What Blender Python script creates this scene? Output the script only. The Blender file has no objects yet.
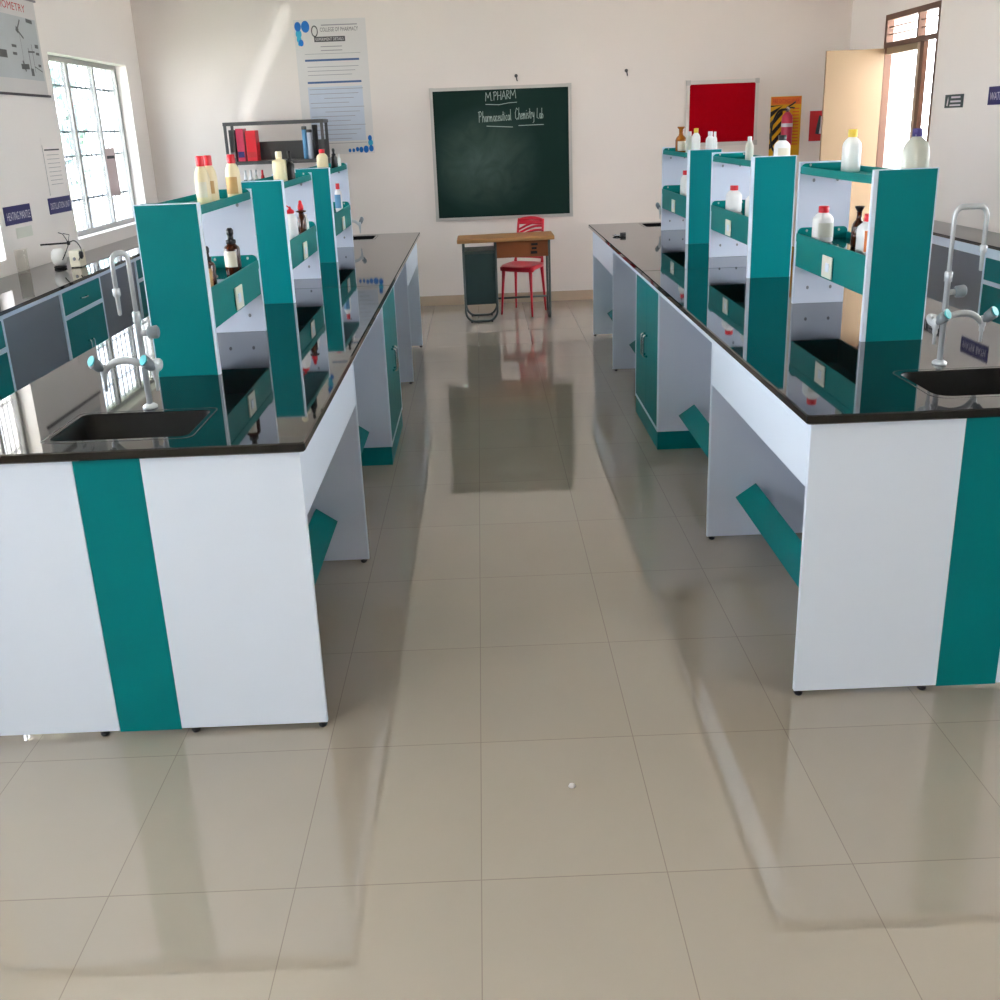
import bpy, bmesh, math, random
from mathutils import Vector, Matrix
random.seed(7)
PI = math.pi
SX = 0.747          # the room is narrower across than its depth would suggest
scene = bpy.context.scene
COL = scene.collection

# ------------------------------------------------------------------ materials
def lin(c):
    return tuple(((v/255)/12.92 if v/255 <= .04045 else ((v/255+.055)/1.055)**2.4) for v in c)

def mat(name, rgb, rough=.5, metal=0., var=.04, scale=6., bump=0., spec=.5, trans=0., ior=1.45, coat=0., alpha=1.):
    m = bpy.data.materials.new(name); m.use_nodes = True
    nt = m.node_tree; b = nt.nodes['Principled BSDF']
    tc = nt.nodes.new('ShaderNodeTexCoord'); no = nt.nodes.new('ShaderNodeTexNoise')
    no.inputs['Scale'].default_value = scale; no.inputs['Detail'].default_value = 4
    nt.links.new(tc.outputs['Object'], no.inputs['Vector'])
    mx = nt.nodes.new('ShaderNodeMix'); mx.data_type = 'RGBA'
    c = lin(rgb)
    mx.inputs[6].default_value = tuple(v*(1-var) for v in c)+(1,)
    mx.inputs[7].default_value = tuple(min(1, v*(1+var)) for v in c)+(1,)
    nt.links.new(no.outputs['Fac'], mx.inputs[0]); nt.links.new(mx.outputs[2], b.inputs['Base Color'])
    b.inputs['Roughness'].default_value = rough; b.inputs['Metallic'].default_value = metal
    b.inputs['Specular IOR Level'].default_value = spec
    b.inputs['Transmission Weight'].default_value = trans; b.inputs['IOR'].default_value = ior
    b.inputs['Coat Weight'].default_value = coat; b.inputs['Coat Roughness'].default_value = .05
    b.inputs['Alpha'].default_value = alpha
    if bump:
        bp = nt.nodes.new('ShaderNodeBump'); bp.inputs['Strength'].default_value = bump
        bp.inputs['Distance'].default_value = .01
        nt.links.new(no.outputs['Fac'], bp.inputs['Height']); nt.links.new(bp.outputs['Normal'], b.inputs['Normal'])
    return m

M = {}
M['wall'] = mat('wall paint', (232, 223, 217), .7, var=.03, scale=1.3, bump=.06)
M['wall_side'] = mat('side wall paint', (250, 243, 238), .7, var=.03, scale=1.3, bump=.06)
M['ceil'] = mat('ceiling paint', (248, 246, 244), .8)
M['skirt'] = mat('skirting tile', (184, 166, 146), .12, var=.05)
M['white'] = mat('white laminate', (222, 235, 251), .32, var=.015, scale=3)
M['grey'] = mat('pale grey laminate', (206, 216, 234), .38, var=.02, scale=3)
M['dgrey'] = mat('slate grey laminate', (112, 118, 130), .4, var=.05, scale=2)
M['teal'] = mat('teal laminate', (0, 119, 124), .4, var=.03, scale=3, spec=.12)
M['teal_tray'] = mat('teal powder coat', (0, 124, 123), .4, var=.03, scale=3, spec=.15)
M['granite'] = mat('black granite', (13, 12, 12), .03, var=.35, scale=160, spec=.5, ior=1.52)
M['sink'] = mat('black sink plastic', (9, 9, 10), .45, var=.1, spec=.2)
M['rim'] = mat('sink rim edge', (92, 90, 90), .25, var=.1)
M['tap'] = mat('grey powder coated metal', (194, 200, 204), .3, metal=.15, var=.03)
M['tap_knob'] = mat('grey knob plastic', (120, 130, 136), .35)
M['cyan'] = mat('turquoise knob cap', (38, 160, 170), .35)
M['black'] = mat('black plastic', (22, 22, 24), .35)
M['darkmetal'] = mat('dark steel', (84, 84, 84), .4, metal=.6, var=.1)
M['alu'] = mat('aluminium', (196, 192, 188), .35, metal=.6, var=.04)
M['chrome'] = mat('chrome', (205, 205, 205), .15, metal=1.)
M['screw'] = mat('screw cap', (130, 136, 146), .4)
M['socket'] = mat('ivory plastic', (230, 230, 218), .35)
M['red'] = mat('red plastic', (214, 26, 44), .35)
M['redfelt'] = mat('red felt', (164, 0, 20), .95, var=.1, scale=60, bump=.1, spec=.1)
M['hdpe'] = mat('white bottle plastic', (240, 240, 240), .4, var=.02)
M['hdpe_clear'] = mat('translucent bottle plastic', (214, 216, 205), .3, var=.03, trans=.35, ior=1.3)
M['cream'] = mat('cream bottle plastic', (232, 218, 180), .4, var=.04)
M['creamcap'] = mat('cream cap', (226, 216, 186), .4)
M['amber'] = mat('amber glass', (62, 26, 12), .08, var=.1, spec=.6)
M['amber_l'] = mat('light amber glass', (150, 86, 24), .08, var=.2, spec=.6)
M['label'] = mat('paper label', (224, 218, 200), .7, var=.06, scale=30)
M['label_tan'] = mat('tan paper label', (196, 158, 104), .7, var=.12, scale=30)
M['label_orange'] = mat('orange label', (226, 124, 58), .6)
M['label_blue'] = mat('blue label', (96, 150, 190), .6)
M['yellowcap'] = mat('yellow cap', (226, 196, 70), .4)
M['purple'] = mat('purple cap', (58, 48, 120), .4)
M['frame_pale'] = mat('pale metal frame', (220, 212, 206), .4)
M['board'] = mat('green chalkboard', (14, 42, 36), .6, var=.25, scale=2.2, spec=.2)
def smudged_board():
    m = M['board']; nt = m.node_tree; N = nt.nodes; L = nt.links; b = N['Principled BSDF']
    tc = N.new('ShaderNodeTexCoord'); mp = N.new('ShaderNodeMapping'); L.new(tc.outputs['Object'], mp.inputs[0])
    mp.inputs[1].default_value = (-.05*1.7, -YB_*0, -1.40*1.9); mp.inputs[3].default_value = (1.7, 0, 1.9)
    gr = N.new('ShaderNodeTexGradient'); gr.gradient_type = 'SPHERICAL'; L.new(mp.outputs[0], gr.inputs[0])
    no = N.new('ShaderNodeTexNoise'); no.inputs['Scale'].default_value = 4; no.inputs['Detail'].default_value = 8; no.inputs['Distortion'].default_value = 1.5
    L.new(tc.outputs['Object'], no.inputs['Vector'])
    mu = N.new('ShaderNodeMath'); mu.operation = 'MULTIPLY'; L.new(gr.outputs[1], mu.inputs[0]); L.new(no.outputs['Fac'], mu.inputs[1])
    mx = N.new('ShaderNodeMix'); mx.data_type = 'RGBA'; L.new(mu.outputs[0], mx.inputs[0])
    old = b.inputs['Base Color'].links[0].from_socket; L.new(old, mx.inputs[6]); mx.inputs[7].default_value = lin((92, 112, 104))+(1,)
    L.new(mx.outputs[2], b.inputs['Base Color'])
YB_ = 0
smudged_board()
M['chalk'] = mat('chalk', (168, 182, 176), .9, var=.2, scale=80)
M['paper'] = mat('poster paper', (216, 212, 210), .6, var=.02)
M['paper_b'] = mat('poster table shading', (192, 200, 214), .6, var=.05, scale=10)
M['ink'] = mat('dark ink', (62, 60, 64), .6)
M['ink_grey'] = mat('grey ink', (150, 148, 152), .6)
M['ink_blue'] = mat('blue ink', (66, 96, 140), .6)
M['blue1'] = mat('print blue', (0, 104, 186), .6)
M['blue2'] = mat('print light blue', (54, 168, 200), .6)
M['navy'] = mat('navy sign', (38, 38, 104), .45)
M['sign_w'] = mat('sign white', (222, 218, 226), .5)
M['sign_dk'] = mat('dark green sign', (44, 66, 70), .45)
M['yellow'] = mat('poster yellow', (222, 168, 20), .55, var=.1, scale=12)
M['orange'] = mat('poster orange', (220, 110, 40), .55)
M['posterred'] = mat('poster red', (190, 40, 46), .55)
M['extred'] = mat('extinguisher red', (196, 52, 84), .3)
M['picgrey'] = mat('poster picture grey', (190, 194, 196), .6, var=.14, scale=3)
M['picdark'] = mat('poster picture dark', (96, 96, 96), .6)
M['wood'] = mat('desk wood', (176, 130, 84), .4, var=.12, scale=8)
M['woodbrown'] = mat('brown panel', (140, 78, 42), .45, var=.15, scale=8)
M['deskgreen'] = mat('dark green steel', (44, 66, 68), .4, var=.1)
M['desktube'] = mat('grey green tube', (74, 84, 82), .4, metal=.3)
M['redchair'] = mat('red chair plastic', (206, 24, 50), .3)
M['door'] = mat('cream door paint', (148, 126, 100), .45, var=.03)
M['doorframe'] = mat('brown door frame', (104, 72, 56), .5, var=.1)
M['beige'] = mat('beige paint', (200, 176, 156), .7)
M['ground'] = mat('outdoor ground', (214, 208, 196), .9, var=.1)
M['bounce_damper'] = mat('bounce_damper', (88, 98, 72), .9, var=.2)  # dark tone for the added ground strip that dampens bounced light
M['leaf'] = mat('foliage', (150, 172, 166), .8, var=.3, scale=3)
M['bark'] = mat('bark', (50, 44, 40), .9)
M['winframe'] = mat('window frame', (165, 163, 160), .4)
M['grille'] = mat('window grille', (150, 152, 156), .5)
M['mantle'] = mat('white mantle', (232, 230, 226), .45)
M['box'] = mat('cream case', (226, 218, 196), .45)

def floor_material():
    m = bpy.data.materials.new('polished floor tile'); m.use_nodes = True
    nt = m.node_tree; N = nt.nodes; L = nt.links; b = N['Principled BSDF']
    tc = N.new('ShaderNodeTexCoord'); sp = N.new('ShaderNodeSeparateXYZ'); L.new(tc.outputs['Object'], sp.inputs[0])
    def math_(op, a, bb=None):
        n = N.new('ShaderNodeMath'); n.operation = op
        for i, v in enumerate((a, bb)):
            if v is None: continue
            if isinstance(v, (int, float)): n.inputs[i].default_value = v
            else: L.new(v, n.inputs[i])
        return n.outputs[0]
    TX, TY = .6*SX, .6
    def line(s, off, T, w):
        q = math_('DIVIDE', math_('SUBTRACT', s, off), T)
        f = math_('FRACT', q); d = math_('MINIMUM', f, math_('SUBTRACT', 1., f))
        return math_('LESS_THAN', d, w/T), math_('FLOOR', q)
    lx, ix = line(sp.outputs[0], -.0646, TX, .0012); ly, iy = line(sp.outputs[1], 2.0753, TY, .0014)
    g = math_('MAXIMUM', lx, ly)
    wn = N.new('ShaderNodeTexWhiteNoise'); wn.noise_dimensions = '2D'
    cb = N.new('ShaderNodeCombineXYZ'); L.new(ix, cb.inputs[0]); L.new(iy, cb.inputs[1]); L.new(cb.outputs[0], wn.inputs[0])
    no = N.new('ShaderNodeTexNoise'); no.inputs['Scale'].default_value = 3; no.inputs['Detail'].default_value = 6
    L.new(tc.outputs['Object'], no.inputs['Vector'])
    fac = math_('ADD', math_('MULTIPLY', wn.outputs[0], .35), math_('MULTIPLY', no.outputs['Fac'], .65))
    mx = N.new('ShaderNodeMix'); mx.data_type = 'RGBA'
    mx.inputs[6].default_value = lin((156, 147, 134))+(1,); mx.inputs[7].default_value = lin((164, 155, 142))+(1,)
    L.new(fac, mx.inputs[0])
    m2 = N.new('ShaderNodeMix'); m2.data_type = 'RGBA'; L.new(g, m2.inputs[0]); L.new(mx.outputs[2], m2.inputs[6])
    m2.inputs[7].default_value = lin((136, 126, 114))+(1,)
    L.new(m2.outputs[2], b.inputs['Base Color'])
    b.inputs['Roughness'].default_value = .014; b.inputs['Specular IOR Level'].default_value = .9; b.inputs['IOR'].default_value = 1.55
    return m
M['floor'] = floor_material()

def glass_material():
    m = bpy.data.materials.new('window glass'); m.use_nodes = True
    nt = m.node_tree; N = nt.nodes; L = nt.links
    for n in list(N):
        if n.type == 'BSDF_PRINCIPLED': N.remove(n)
    t = N.new('ShaderNodeBsdfTransparent'); g = N.new('ShaderNodeBsdfGlossy'); g.inputs['Roughness'].default_value = .02
    no = N.new('ShaderNodeTexNoise'); no.inputs['Scale'].default_value = 2
    rp = N.new('ShaderNodeMapRange'); rp.inputs[3].default_value = .03; rp.inputs[4].default_value = .07
    L.new(no.outputs['Fac'], rp.inputs[0])
    mx = N.new('ShaderNodeMixShader'); L.new(rp.outputs[0], mx.inputs[0]); L.new(t.outputs[0], mx.inputs[1]); L.new(g.outputs[0], mx.inputs[2])
    L.new(mx.outputs[0], N['Material Output'].inputs[0])
    return m
M['glass'] = glass_material()
def clear_material(name, rgb, density):
    m = glass_material(); m.name = name
    N = m.node_tree.nodes
    for n in N:
        if n.type == 'BSDF_TRANSPARENT': n.inputs[0].default_value = lin(rgb)+(1,)
        if n.type == 'MAP_RANGE': n.inputs[3].default_value = density; n.inputs[4].default_value = density*1.4
    return m
def paper_translucent():
    m = mat('thin backlit paper', (226, 206, 206), .7); nt = m.node_tree; N = nt.nodes
    t = N.new('ShaderNodeBsdfTranslucent'); t.inputs[0].default_value = lin((150, 128, 128))+(1,)
    mx = N.new('ShaderNodeMixShader'); mx.inputs[0].default_value = .12
    nt.links.new(N['Principled BSDF'].outputs[0], mx.inputs[1]); nt.links.new(t.outputs[0], mx.inputs[2]); nt.links.new(mx.outputs[0], N['Material Output'].inputs[0])
    return m
M['notice'] = paper_translucent()
M['dimming'] = clear_material('tinted window glass', (216, 219, 222), .03)  # tint added only to weaken the light entering by the far window
M['beaker'] = clear_material('beaker glass', (249, 248, 246), .035)

# ------------------------------------------------------------------ mesh helpers
def new(): return bmesh.new()

def bx(bm, x0, x1, y0, y1, z0, z1, bev=0., mi=0):
    v = [bm.verts.new((x, y, z)) for x in (x0, x1) for y in (y0, y1) for z in (z0, z1)]
    fs = [(0,1,3,2), (4,6,7,5), (0,4,5,1), (2,3,7,6), (0,2,6,4), (1,5,7,3)]
    f = [bm.faces.new([v[i] for i in q]) for q in fs]
    for q in f: q.material_index = mi
    if bev:
        es = list({e for q in f for e in q.edges})
        r = bmesh.ops.bevel(bm, geom=es, offset=bev, segments=2, affect='EDGES', profile=.5)
        for q in r['faces']: q.material_index = mi
    return f

def prism(bm, pts, axis, lo, hi, mi=0):
    """polygon pts in the two other axes (cyclic order), extruded along axis"""
    def P(a, b, t): return {0: (t, a, b), 1: (a, t, b), 2: (a, b, t)}[axis]
    A = [bm.verts.new(P(a, b, lo)) for a, b in pts]; B = [bm.verts.new(P(a, b, hi)) for a, b in pts]
    n = len(pts); fs = [bm.faces.new(A[::-1]), bm.faces.new(B)]
    for i in range(n): fs.append(bm.faces.new((A[i], A[(i+1) % n], B[(i+1) % n], B[i])))
    for f in fs: f.material_index = mi
    return fs

def lathe(bm, prof, seg=24, c=(0, 0, 0), power=1., mi=0):
    """power<1 makes a squarer section"""
    rings = []
    for r, z in prof:
        ring = []
        for k in range(seg):
            a = 2*PI*k/seg; ca, sa = math.cos(a), math.sin(a)
            if power != 1.:
                q = (abs(ca)**(2/power)+abs(sa)**(2/power))**(-power/2); ca, sa = ca*q, sa*q
            ring.append(bm.verts.new((c[0]+r*ca, c[1]+r*sa, c[2]+z)))
        rings.append(ring)
    for a, b in zip(rings, rings[1:]):
        for k in range(seg):
            f = bm.faces.new((a[k], a[(k+1) % seg], b[(k+1) % seg], b[k])); f.smooth = True; f.material_index = mi
    for f in (bm.faces.new(rings[0][::-1]), bm.faces.new(rings[-1])): f.material_index = mi

def tube(bm, pts, r, seg=10, radii=None, mi=0):
    pts = [Vector(p) for p in pts]; n = len(pts)
    T = [((pts[min(i+1, n-1)]-pts[max(i-1, 0)]).normalized()) for i in range(n)]
    up = Vector((0, 0, 1)) if abs(T[0].z) < .9 else Vector((1, 0, 0))
    u = T[0].cross(up).normalized(); rings = []
    for i in range(n):
        u = (u-T[i]*u.dot(T[i])).normalized(); w = T[i].cross(u)
        rr = radii[i] if radii else r
        rings.append([bm.verts.new(pts[i]+u*rr*math.cos(2*PI*k/seg)+w*rr*math.sin(2*PI*k/seg)) for k in range(seg)])
    for a, b in zip(rings, rings[1:]):
        for k in range(seg):
            f = bm.faces.new((a[k], a[(k+1) % seg], b[(k+1) % seg], b[k])); f.smooth = True; f.material_index = mi
    for f in (bm.faces.new(rings[0][::-1]), bm.faces.new(rings[-1])): f.material_index = mi

def arc_path(pts, rad, steps=6):
    """round the corners of a polyline"""
    pts = [Vector(p) for p in pts]; out = [pts[0]]
    for a, b, c in zip(pts, pts[1:], pts[2:]):
        d1 = (a-b); d2 = (c-b); r = min(rad, d1.length*.49, d2.length*.49)
        p, q = b+d1.normalized()*r, b+d2.normalized()*r
        for k in range(steps+1):
            t = k/steps; out.append(p*(1-t)**2+b*2*t*(1-t)+q*t*t)
    out.append(pts[-1]); return out

def rrect(x0, x1, y0, y1, r, n=5):
    o = []
    for cx, cy, a0 in ((x1-r, y1-r, 0), (x0+r, y1-r, 90), (x0+r, y0+r, 180), (x1-r, y0+r, 270)):
        for k in range(n+1):
            a = math.radians(a0+90*k/n); o.append((cx+r*math.cos(a), cy+r*math.sin(a)))
    return o

def finish(bm, name, mats, parent=None, sx=1., rot=0., ky=0., loc=None, smooth=False):
    if rot: bmesh.ops.rotate(bm, cent=(0, 0, 0), matrix=Matrix.Rotation(rot, 3, 'Z'), verts=bm.verts)
    for v in bm.verts:
        if ky: v.co.y += ky*v.co.x
        v.co.x *= sx
    bmesh.ops.recalc_face_normals(bm, faces=bm.faces)
    me = bpy.data.meshes.new(name); bm.to_mesh(me); bm.free()
    if not isinstance(mats, (list, tuple)): mats = [mats]
    for m in mats: me.materials.append(M[m] if isinstance(m, str) else m)
    o = bpy.data.objects.new(name, me); COL.objects.link(o)
    if parent: o.parent = parent
    if loc: o.location = loc
    return o

def thing(name, label, cat, loc=(0, 0, 0), group=None):
    o = bpy.data.objects.new(name, None); COL.objects.link(o); o.location = loc
    o.empty_display_size = .05
    return tag(o, label, cat, group)
def tag(o, label, cat, group=None):
    o['label'] = label; o['category'] = cat
    if group: o['group'] = group
    return o
def struct(o, label=None):
    o['kind'] = 'structure'
    if label: o['label'] = label
    return o
def simple(name, m, parent, *boxes, bev=0., **k):
    bm = new()
    for b in boxes: bx(bm, *b, bev=bev)
    return finish(bm, name, m, parent, **k)
def dup(root, loc, label=None, group=None):
    r = root.copy(); COL.objects.link(r); r.location = loc
    if label: r['label'] = label
    if group: r['group'] = group
    for ch in list(root.children):
        c = ch.copy(); COL.objects.link(c); c.parent = r
        for g in list(ch.children):
            d = g.copy(); COL.objects.link(d); d.parent = c
    return r

def text_mesh(bm, s, x0, x1, z0, z1, place, depth=.001):
    """write s to fill the box x0..x1, z0..z1; place(u, v, w) -> xyz"""
    cu = bpy.data.curves.new('t', 'FONT'); cu.body = s; cu.size = 1.; cu.resolution_u = 2
    ob = bpy.data.objects.new('t', cu); COL.objects.link(ob)
    dg = bpy.context.evaluated_depsgraph_get(); dg.update()
    me = ob.evaluated_get(dg).to_mesh()
    vs = [v.co.copy() for v in me.vertices]; ps = [list(p.vertices) for p in me.polygons]
    ob.evaluated_get(dg).to_mesh_clear()
    bpy.data.objects.remove(ob); bpy.data.curves.remove(cu)
    if not vs: return
    a0 = min(v.x for v in vs); a1 = max(v.x for v in vs); b0 = min(v.y for v in vs); b1 = max(v.y for v in vs)
    nv = [bm.verts.new(place(x0+(v.x-a0)/(a1-a0)*(x1-x0), z0+(v.y-b0)/(b1-b0)*(z1-z0), depth)) for v in vs]
    for p in ps:
        try: bm.faces.new([nv[i] for i in p])
        except ValueError: pass

# ------------------------------------------------------------------ room shell
XL, XR, YB, YR, ZC = -3.2, 3.6, 10.874, -4.2, 3.15      # left wall, right wall, far wall, rear wall, ceiling
WT = .25
struct(simple('floor', 'floor', None, (XL-WT, XR+WT, YR-WT, YB+WT, -.1, 0)))
struct(simple('ceiling', 'ceil', None, (XL-WT, XR+WT, YR-WT, YB+WT, ZC, ZC+.1)))
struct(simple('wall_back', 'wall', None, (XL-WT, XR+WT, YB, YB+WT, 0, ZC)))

def holed_wall(name, axis_pos, sign, y0, y1, holes, m):
    """wall at X=axis_pos growing outward, holes = (ya, yb, za, zb) sorted along y"""
    bm = new(); xa, xb = sorted((axis_pos, axis_pos+sign*WT)); c = y0
    for ya, yb, za, zb in holes:
        bx(bm, xa, xb, c, ya, 0, ZC)
        if za > 0: bx(bm, xa, xb, ya, yb, 0, za)
        bx(bm, xa, xb, ya, yb, zb, ZC); c = yb
    bx(bm, xa, xb, c, y1, 0, ZC)
    return struct(finish(bm, name, m))
WZ0, WZ1 = .985, 2.36
LWIN = [(-2.3, -.6, WZ0, WZ1), (.35, 1.75, WZ0, WZ1), (2.7, 4.9, WZ0, WZ1), (6.15, 7.25, WZ0, WZ1), (8.6, 10.47, WZ0, WZ1)]  # first three are unseen, placed and sized for the light they let in
DY0, DY1, DZT = 8.80, 9.97, 2.50
RWIN_ADDED = [(3.2, 5.9, WZ0, WZ1)]  # unseen opening, added to brighten the left wall and the aisle
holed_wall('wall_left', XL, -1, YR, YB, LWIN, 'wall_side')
holed_wall('wall_right', XR, 1, YR, YB, RWIN_ADDED+[(DY0, DY1, 0, DZT)], 'wall_side')
struct(simple('wall_rear', 'wall_side', None, (XL-WT, XR+WT, YR-WT, YR, 0, ZC)))
# skirting
sk = .095
struct(simple('baseboard_back', 'skirt', None, (XL, XR, YB-.012, YB, 0, sk)))
struct(simple('baseboard_left', 'skirt', None, (XL, XL+.009, YR, YB-.012, 0, sk)))
struct(simple('baseboard_right', 'skirt', None, (XR-.009, XR, YR, DY0, 0, sk), (XR-.009, XR, DY1, YB-.012, 0, sk)))

def window(n, axis, pos, sgn, a0, a1, z0, z1, pane='glass', grille=True):
    """axis 0: wall at X=pos. Frame with sliding leaves, glass panes and an outer grille of bars"""
    def B(bm, u0, u1, za, zb, d0, d1):
        p, q = sorted((pos+sgn*d0, pos+sgn*d1))
        if axis == 0: bx(bm, p, q, u0, u1, za, zb)
        else: bx(bm, u0, u1, p, q, za, zb)
    w = a1-a0; bm = new(); t = .04
    for za, zb in ((z0, z0+t), (z1-t, z1)): B(bm, a0, a1, za, zb, .10, .14)
    for u in (a0, a1-t): B(bm, u, u+t, z0+t, z1-t, .10, .14)
    for k in (1, 2): B(bm, a0+w*k/3-.022, a0+w*k/3+.022, z0+t, z1-t, .10, .14)
    fr = struct(finish(bm, f'window_{n}', 'winframe'))
    for k in range(3):
        bm = new(); B(bm, a0+w*k/3+.023, a0+w*(k+1)/3-.023, z0+t, z1-t, .118, .123)
        finish(bm, 'window_pane', pane, fr)
    if grille:
        bm = new()
        for f in (.845, .59, .45, .2): B(bm, a0, a1, z0+(z1-z0)*f-.008, z0+(z1-z0)*f+.008, .15, .164)
        for k in range(1, 16): B(bm, a0+w*k/16-.005, a0+w*k/16+.005, z0, z1, .152, .162)
        finish(bm, 'window_grille', 'grille', fr)
    return fr
wn = 1
for a, b, za, zb in LWIN[::-1]:
    window(wn, 0, XL, -1, a, b, za, zb, 'dimming' if wn == 1 else 'glass'); wn += 1
for a, b, za, zb in RWIN_ADDED:
    window(wn, 0, XR, 1, a, b, za, zb); wn += 1

# doorway in the right wall: frame with barred transom, two leaves
DZ = 2.235; DM = 9.235
bm = new(); f0, f1 = XR+.002, XR+.062
bx(bm, f0, f1, DY0, DY0+.05, 0, DZT); bx(bm, f0, f1, DY1-.05, DY1, 0, DZT)
bx(bm, f0, f1, DY0+.05, DY1-.05, DZT-.045, DZT); bx(bm, f0, f1, DY0+.05, DY1-.05, DZ, DZ+.04)
bx(bm, f0, f1, DM-.02, DM+.02, DZ+.04, DZT-.045)
d = struct(finish(bm, 'door_1', 'doorframe'))
bm = new()
for z in (DZ+.105, DZ+.165): bx(bm, f0+.025, f0+.035, DY0+.05, DY1-.05, z-.005, z+.005)
finish(bm, 'transom_bars', 'doorframe', d)
leaf = new(); bx(leaf, 3.085, XR-.005, DY1-.055, DY1-.02, .012, DZ-.005, bev=.003)
lf = finish(leaf, 'door_leaf', 'door', d)
bm = new(); tube(bm, [(3.12, DY1-.055, 1.02), (3.12, DY1-.085, 1.02), (3.17, DY1-.085, 1.02)], .008)
finish(bm, 'door_handle', 'chrome', lf)
# centre leaf stile and the near leaf folded outwards
bm = new(); bx(bm, XR+.01, XR+.05, DM-.055, DM-.005, .012, DZ-.002)
finish(bm, 'door_stile', 'beige', d)
bm = new(); bx(bm, XR+.01, XR+.05, DM-.004, DY1-.056, DZ-.055, DZ-.002); finish(bm, 'door_rail', 'door', d)
bm = new(); bx(bm, XR+.012, XR+.05, DM-.135, DM-.06, .012, DZ-.002); finish(bm, 'door_stile', 'doorframe', d)
bm = new(); bx(bm, XR+.10, XR+.50, DY0+.06, DY0+.095, .012, DZ-.005); finish(bm, 'door_leaf', 'doorframe', d)

# outside
struct(simple('outdoor_ground', 'ground', None, (-40, 40, -30, 45, -1.2, -1.1)))
struct(simple('bounce_damper_ground', 'bounce_damper', None, (-30, XL-WT-.05, 5.3, 40, -1.1, -1.06)))  # added dark strip so less light bounces up through the windows
struct(simple('corridor_slab', 'ground', None, (XR+WT, XR+2.2, -4, 22, -.12, -.02)))
struct(simple('corridor_parapet', 'white', None, (XR+2.05, XR+2.2, -4, 22, -.02, 1.28)))
struct(simple('sky_blocker_slab', 'ceil', None, (XR+WT, XR+2.6, -4, 22, 3.12, 3.25)))  # unseen slab added to keep skylight off the open door
struct(simple('corridor_pillar', 'beige', None, (XR+2.22, XR+2.45, 16.3, 17.5, -.12, 3.1)))

def tree(x, y, h, lab):
    t = thing('tree', lab, 'tree', (x, y, -1.1), 'trees outside the far window')
    bm = new(); tube(bm, [(0, 0, 0), (.03, .05, h*.5), (0, 0, h*.8)], .1, 8, [.12, .09, .04]); finish(bm, 'trunk', 'bark', t)
    bm = new()
    for k in range(170):
        a = random.random()*2*PI; zz = random.random(); rr = h*.2*math.sqrt(random.random())*(1-.55*abs(zz-.35))
        c = Vector((rr*math.cos(a), rr*math.sin(a), h*(.35+.65*zz))); s = h*.05
        q = [c+Vector((random.uniform(-s, s), random.uniform(-s, s), random.uniform(-s, s))) for _ in range(4)]
        vs = [bm.verts.new(p) for p in q]; bm.faces.new(vs[:3]); bm.faces.new(vs[1:])
    finish(bm, 'crown', 'leaf', t)
tree(-9.5, 24.5, 5.6, 'tall pale tree seen through the bars of the far left window')
tree(-11.5, 24.0, 4.4, 'shorter pale tree left of the tall tree outside the window')

# ------------------------------------------------------------------ island benches
ZB = .909; ZU = .881        # worktop: upper face, under side

def slab(bm, x0, x1, y0, y1, hole=None, e=.004, r=.01):
    """stone slab with eased edges and an optional rounded hole"""
    def ring(pts, z): return [bm.verts.new((x, y, z)) for x, y in pts]
    o0 = rrect(x0, x1, y0, y1, r, 3); o1 = rrect(x0+e, x1-e, y0+e, y1-e, r, 3)
    rb0 = ring(o1, ZU); rb = ring(o0, ZU+e); rt = ring(o0, ZB-e); rt1 = ring(o1, ZB)
    n = len(o0)
    def bridge(A, B, sm=True):
        for i in range(len(A)):
            f = bm.faces.new((A[i], A[(i+1) % len(A)], B[(i+1) % len(B)], B[i]))
    bridge(rb0, rb); bridge(rb, rt); bridge(rt, rt1)
    def edges(v): return [bm.edges.get((v[i], v[(i+1) % len(v)])) or bm.edges.new((v[i], v[(i+1) % len(v)])) for i in range(len(v))]
    if not hole:
        bm.faces.new(rt1); bm.faces.new(rb0[::-1]); return
    h = rrect(*hole); ht = ring(h, ZB); hb = ring(h, ZU); bridge(ht, hb)
    bmesh.ops.triangle_fill(bm, edges=edges(rt1)+edges(ht), use_beauty=True)
    bmesh.ops.triangle_fill(bm, edges=edges(rb0)+edges(hb), use_beauty=True)

def sink_part(parent, hole, side):
    x0, x1, y0, y1, r = hole; D = .2; t = .004
    bm = new(); prof = [(0, ZB+.0005), (0, ZB-D*.8), (.02, ZB-D)]
    rings = []
    for ins, z in [(-.0, ZB-.002), (.004, ZB-.004), (.012, ZB-D+.03), (.035, ZB-D)]:
        rings.append([bm.verts.new((x, y, z)) for x, y in rrect(x0+ins+.0006, x1-ins-.0006, y0+ins+.0006, y1-ins-.0006, max(.006, r-ins*.3))])
    for a, b in zip(rings, rings[1:]):
        for i in range(len(a)):
            f = bm.faces.new((a[i], a[(i+1) % len(a)], b[(i+1) % len(b)], b[i])); f.smooth = True
    bm.faces.new(rings[-1])
    s = finish(bm, 'sink', 'sink', parent)
    # thin rim line let into the stone
    bm = new()
    for q, w in ((.018, .004),):
        A = rrect(x0-q, x1+q, y0-q*1.3, y1+q*1.3, r); B = rrect(x0-q+w, x1+q-w, y0-q*1.3+w, y1+q*1.3-w, r)
        a = [bm.verts.new((x, y, ZB+.0008)) for x, y in A]; b = [bm.verts.new((x, y, ZB+.0008)) for x, y in B]
        for i in range(len(a)): bm.faces.new((a[i], a[(i+1) % len(a)], b[(i+1) % len(b)], b[i]))
    finish(bm, 'sink_rim', 'rim', s)
    bm = new(); lathe(bm, [(.03, 0), (.03, .004), (.02, .005)], 20, ((x0+x1)/2, (y0+y1)/2, ZB-D+.0005)); finish(bm, 'sink_drain', 'black', s)

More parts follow.
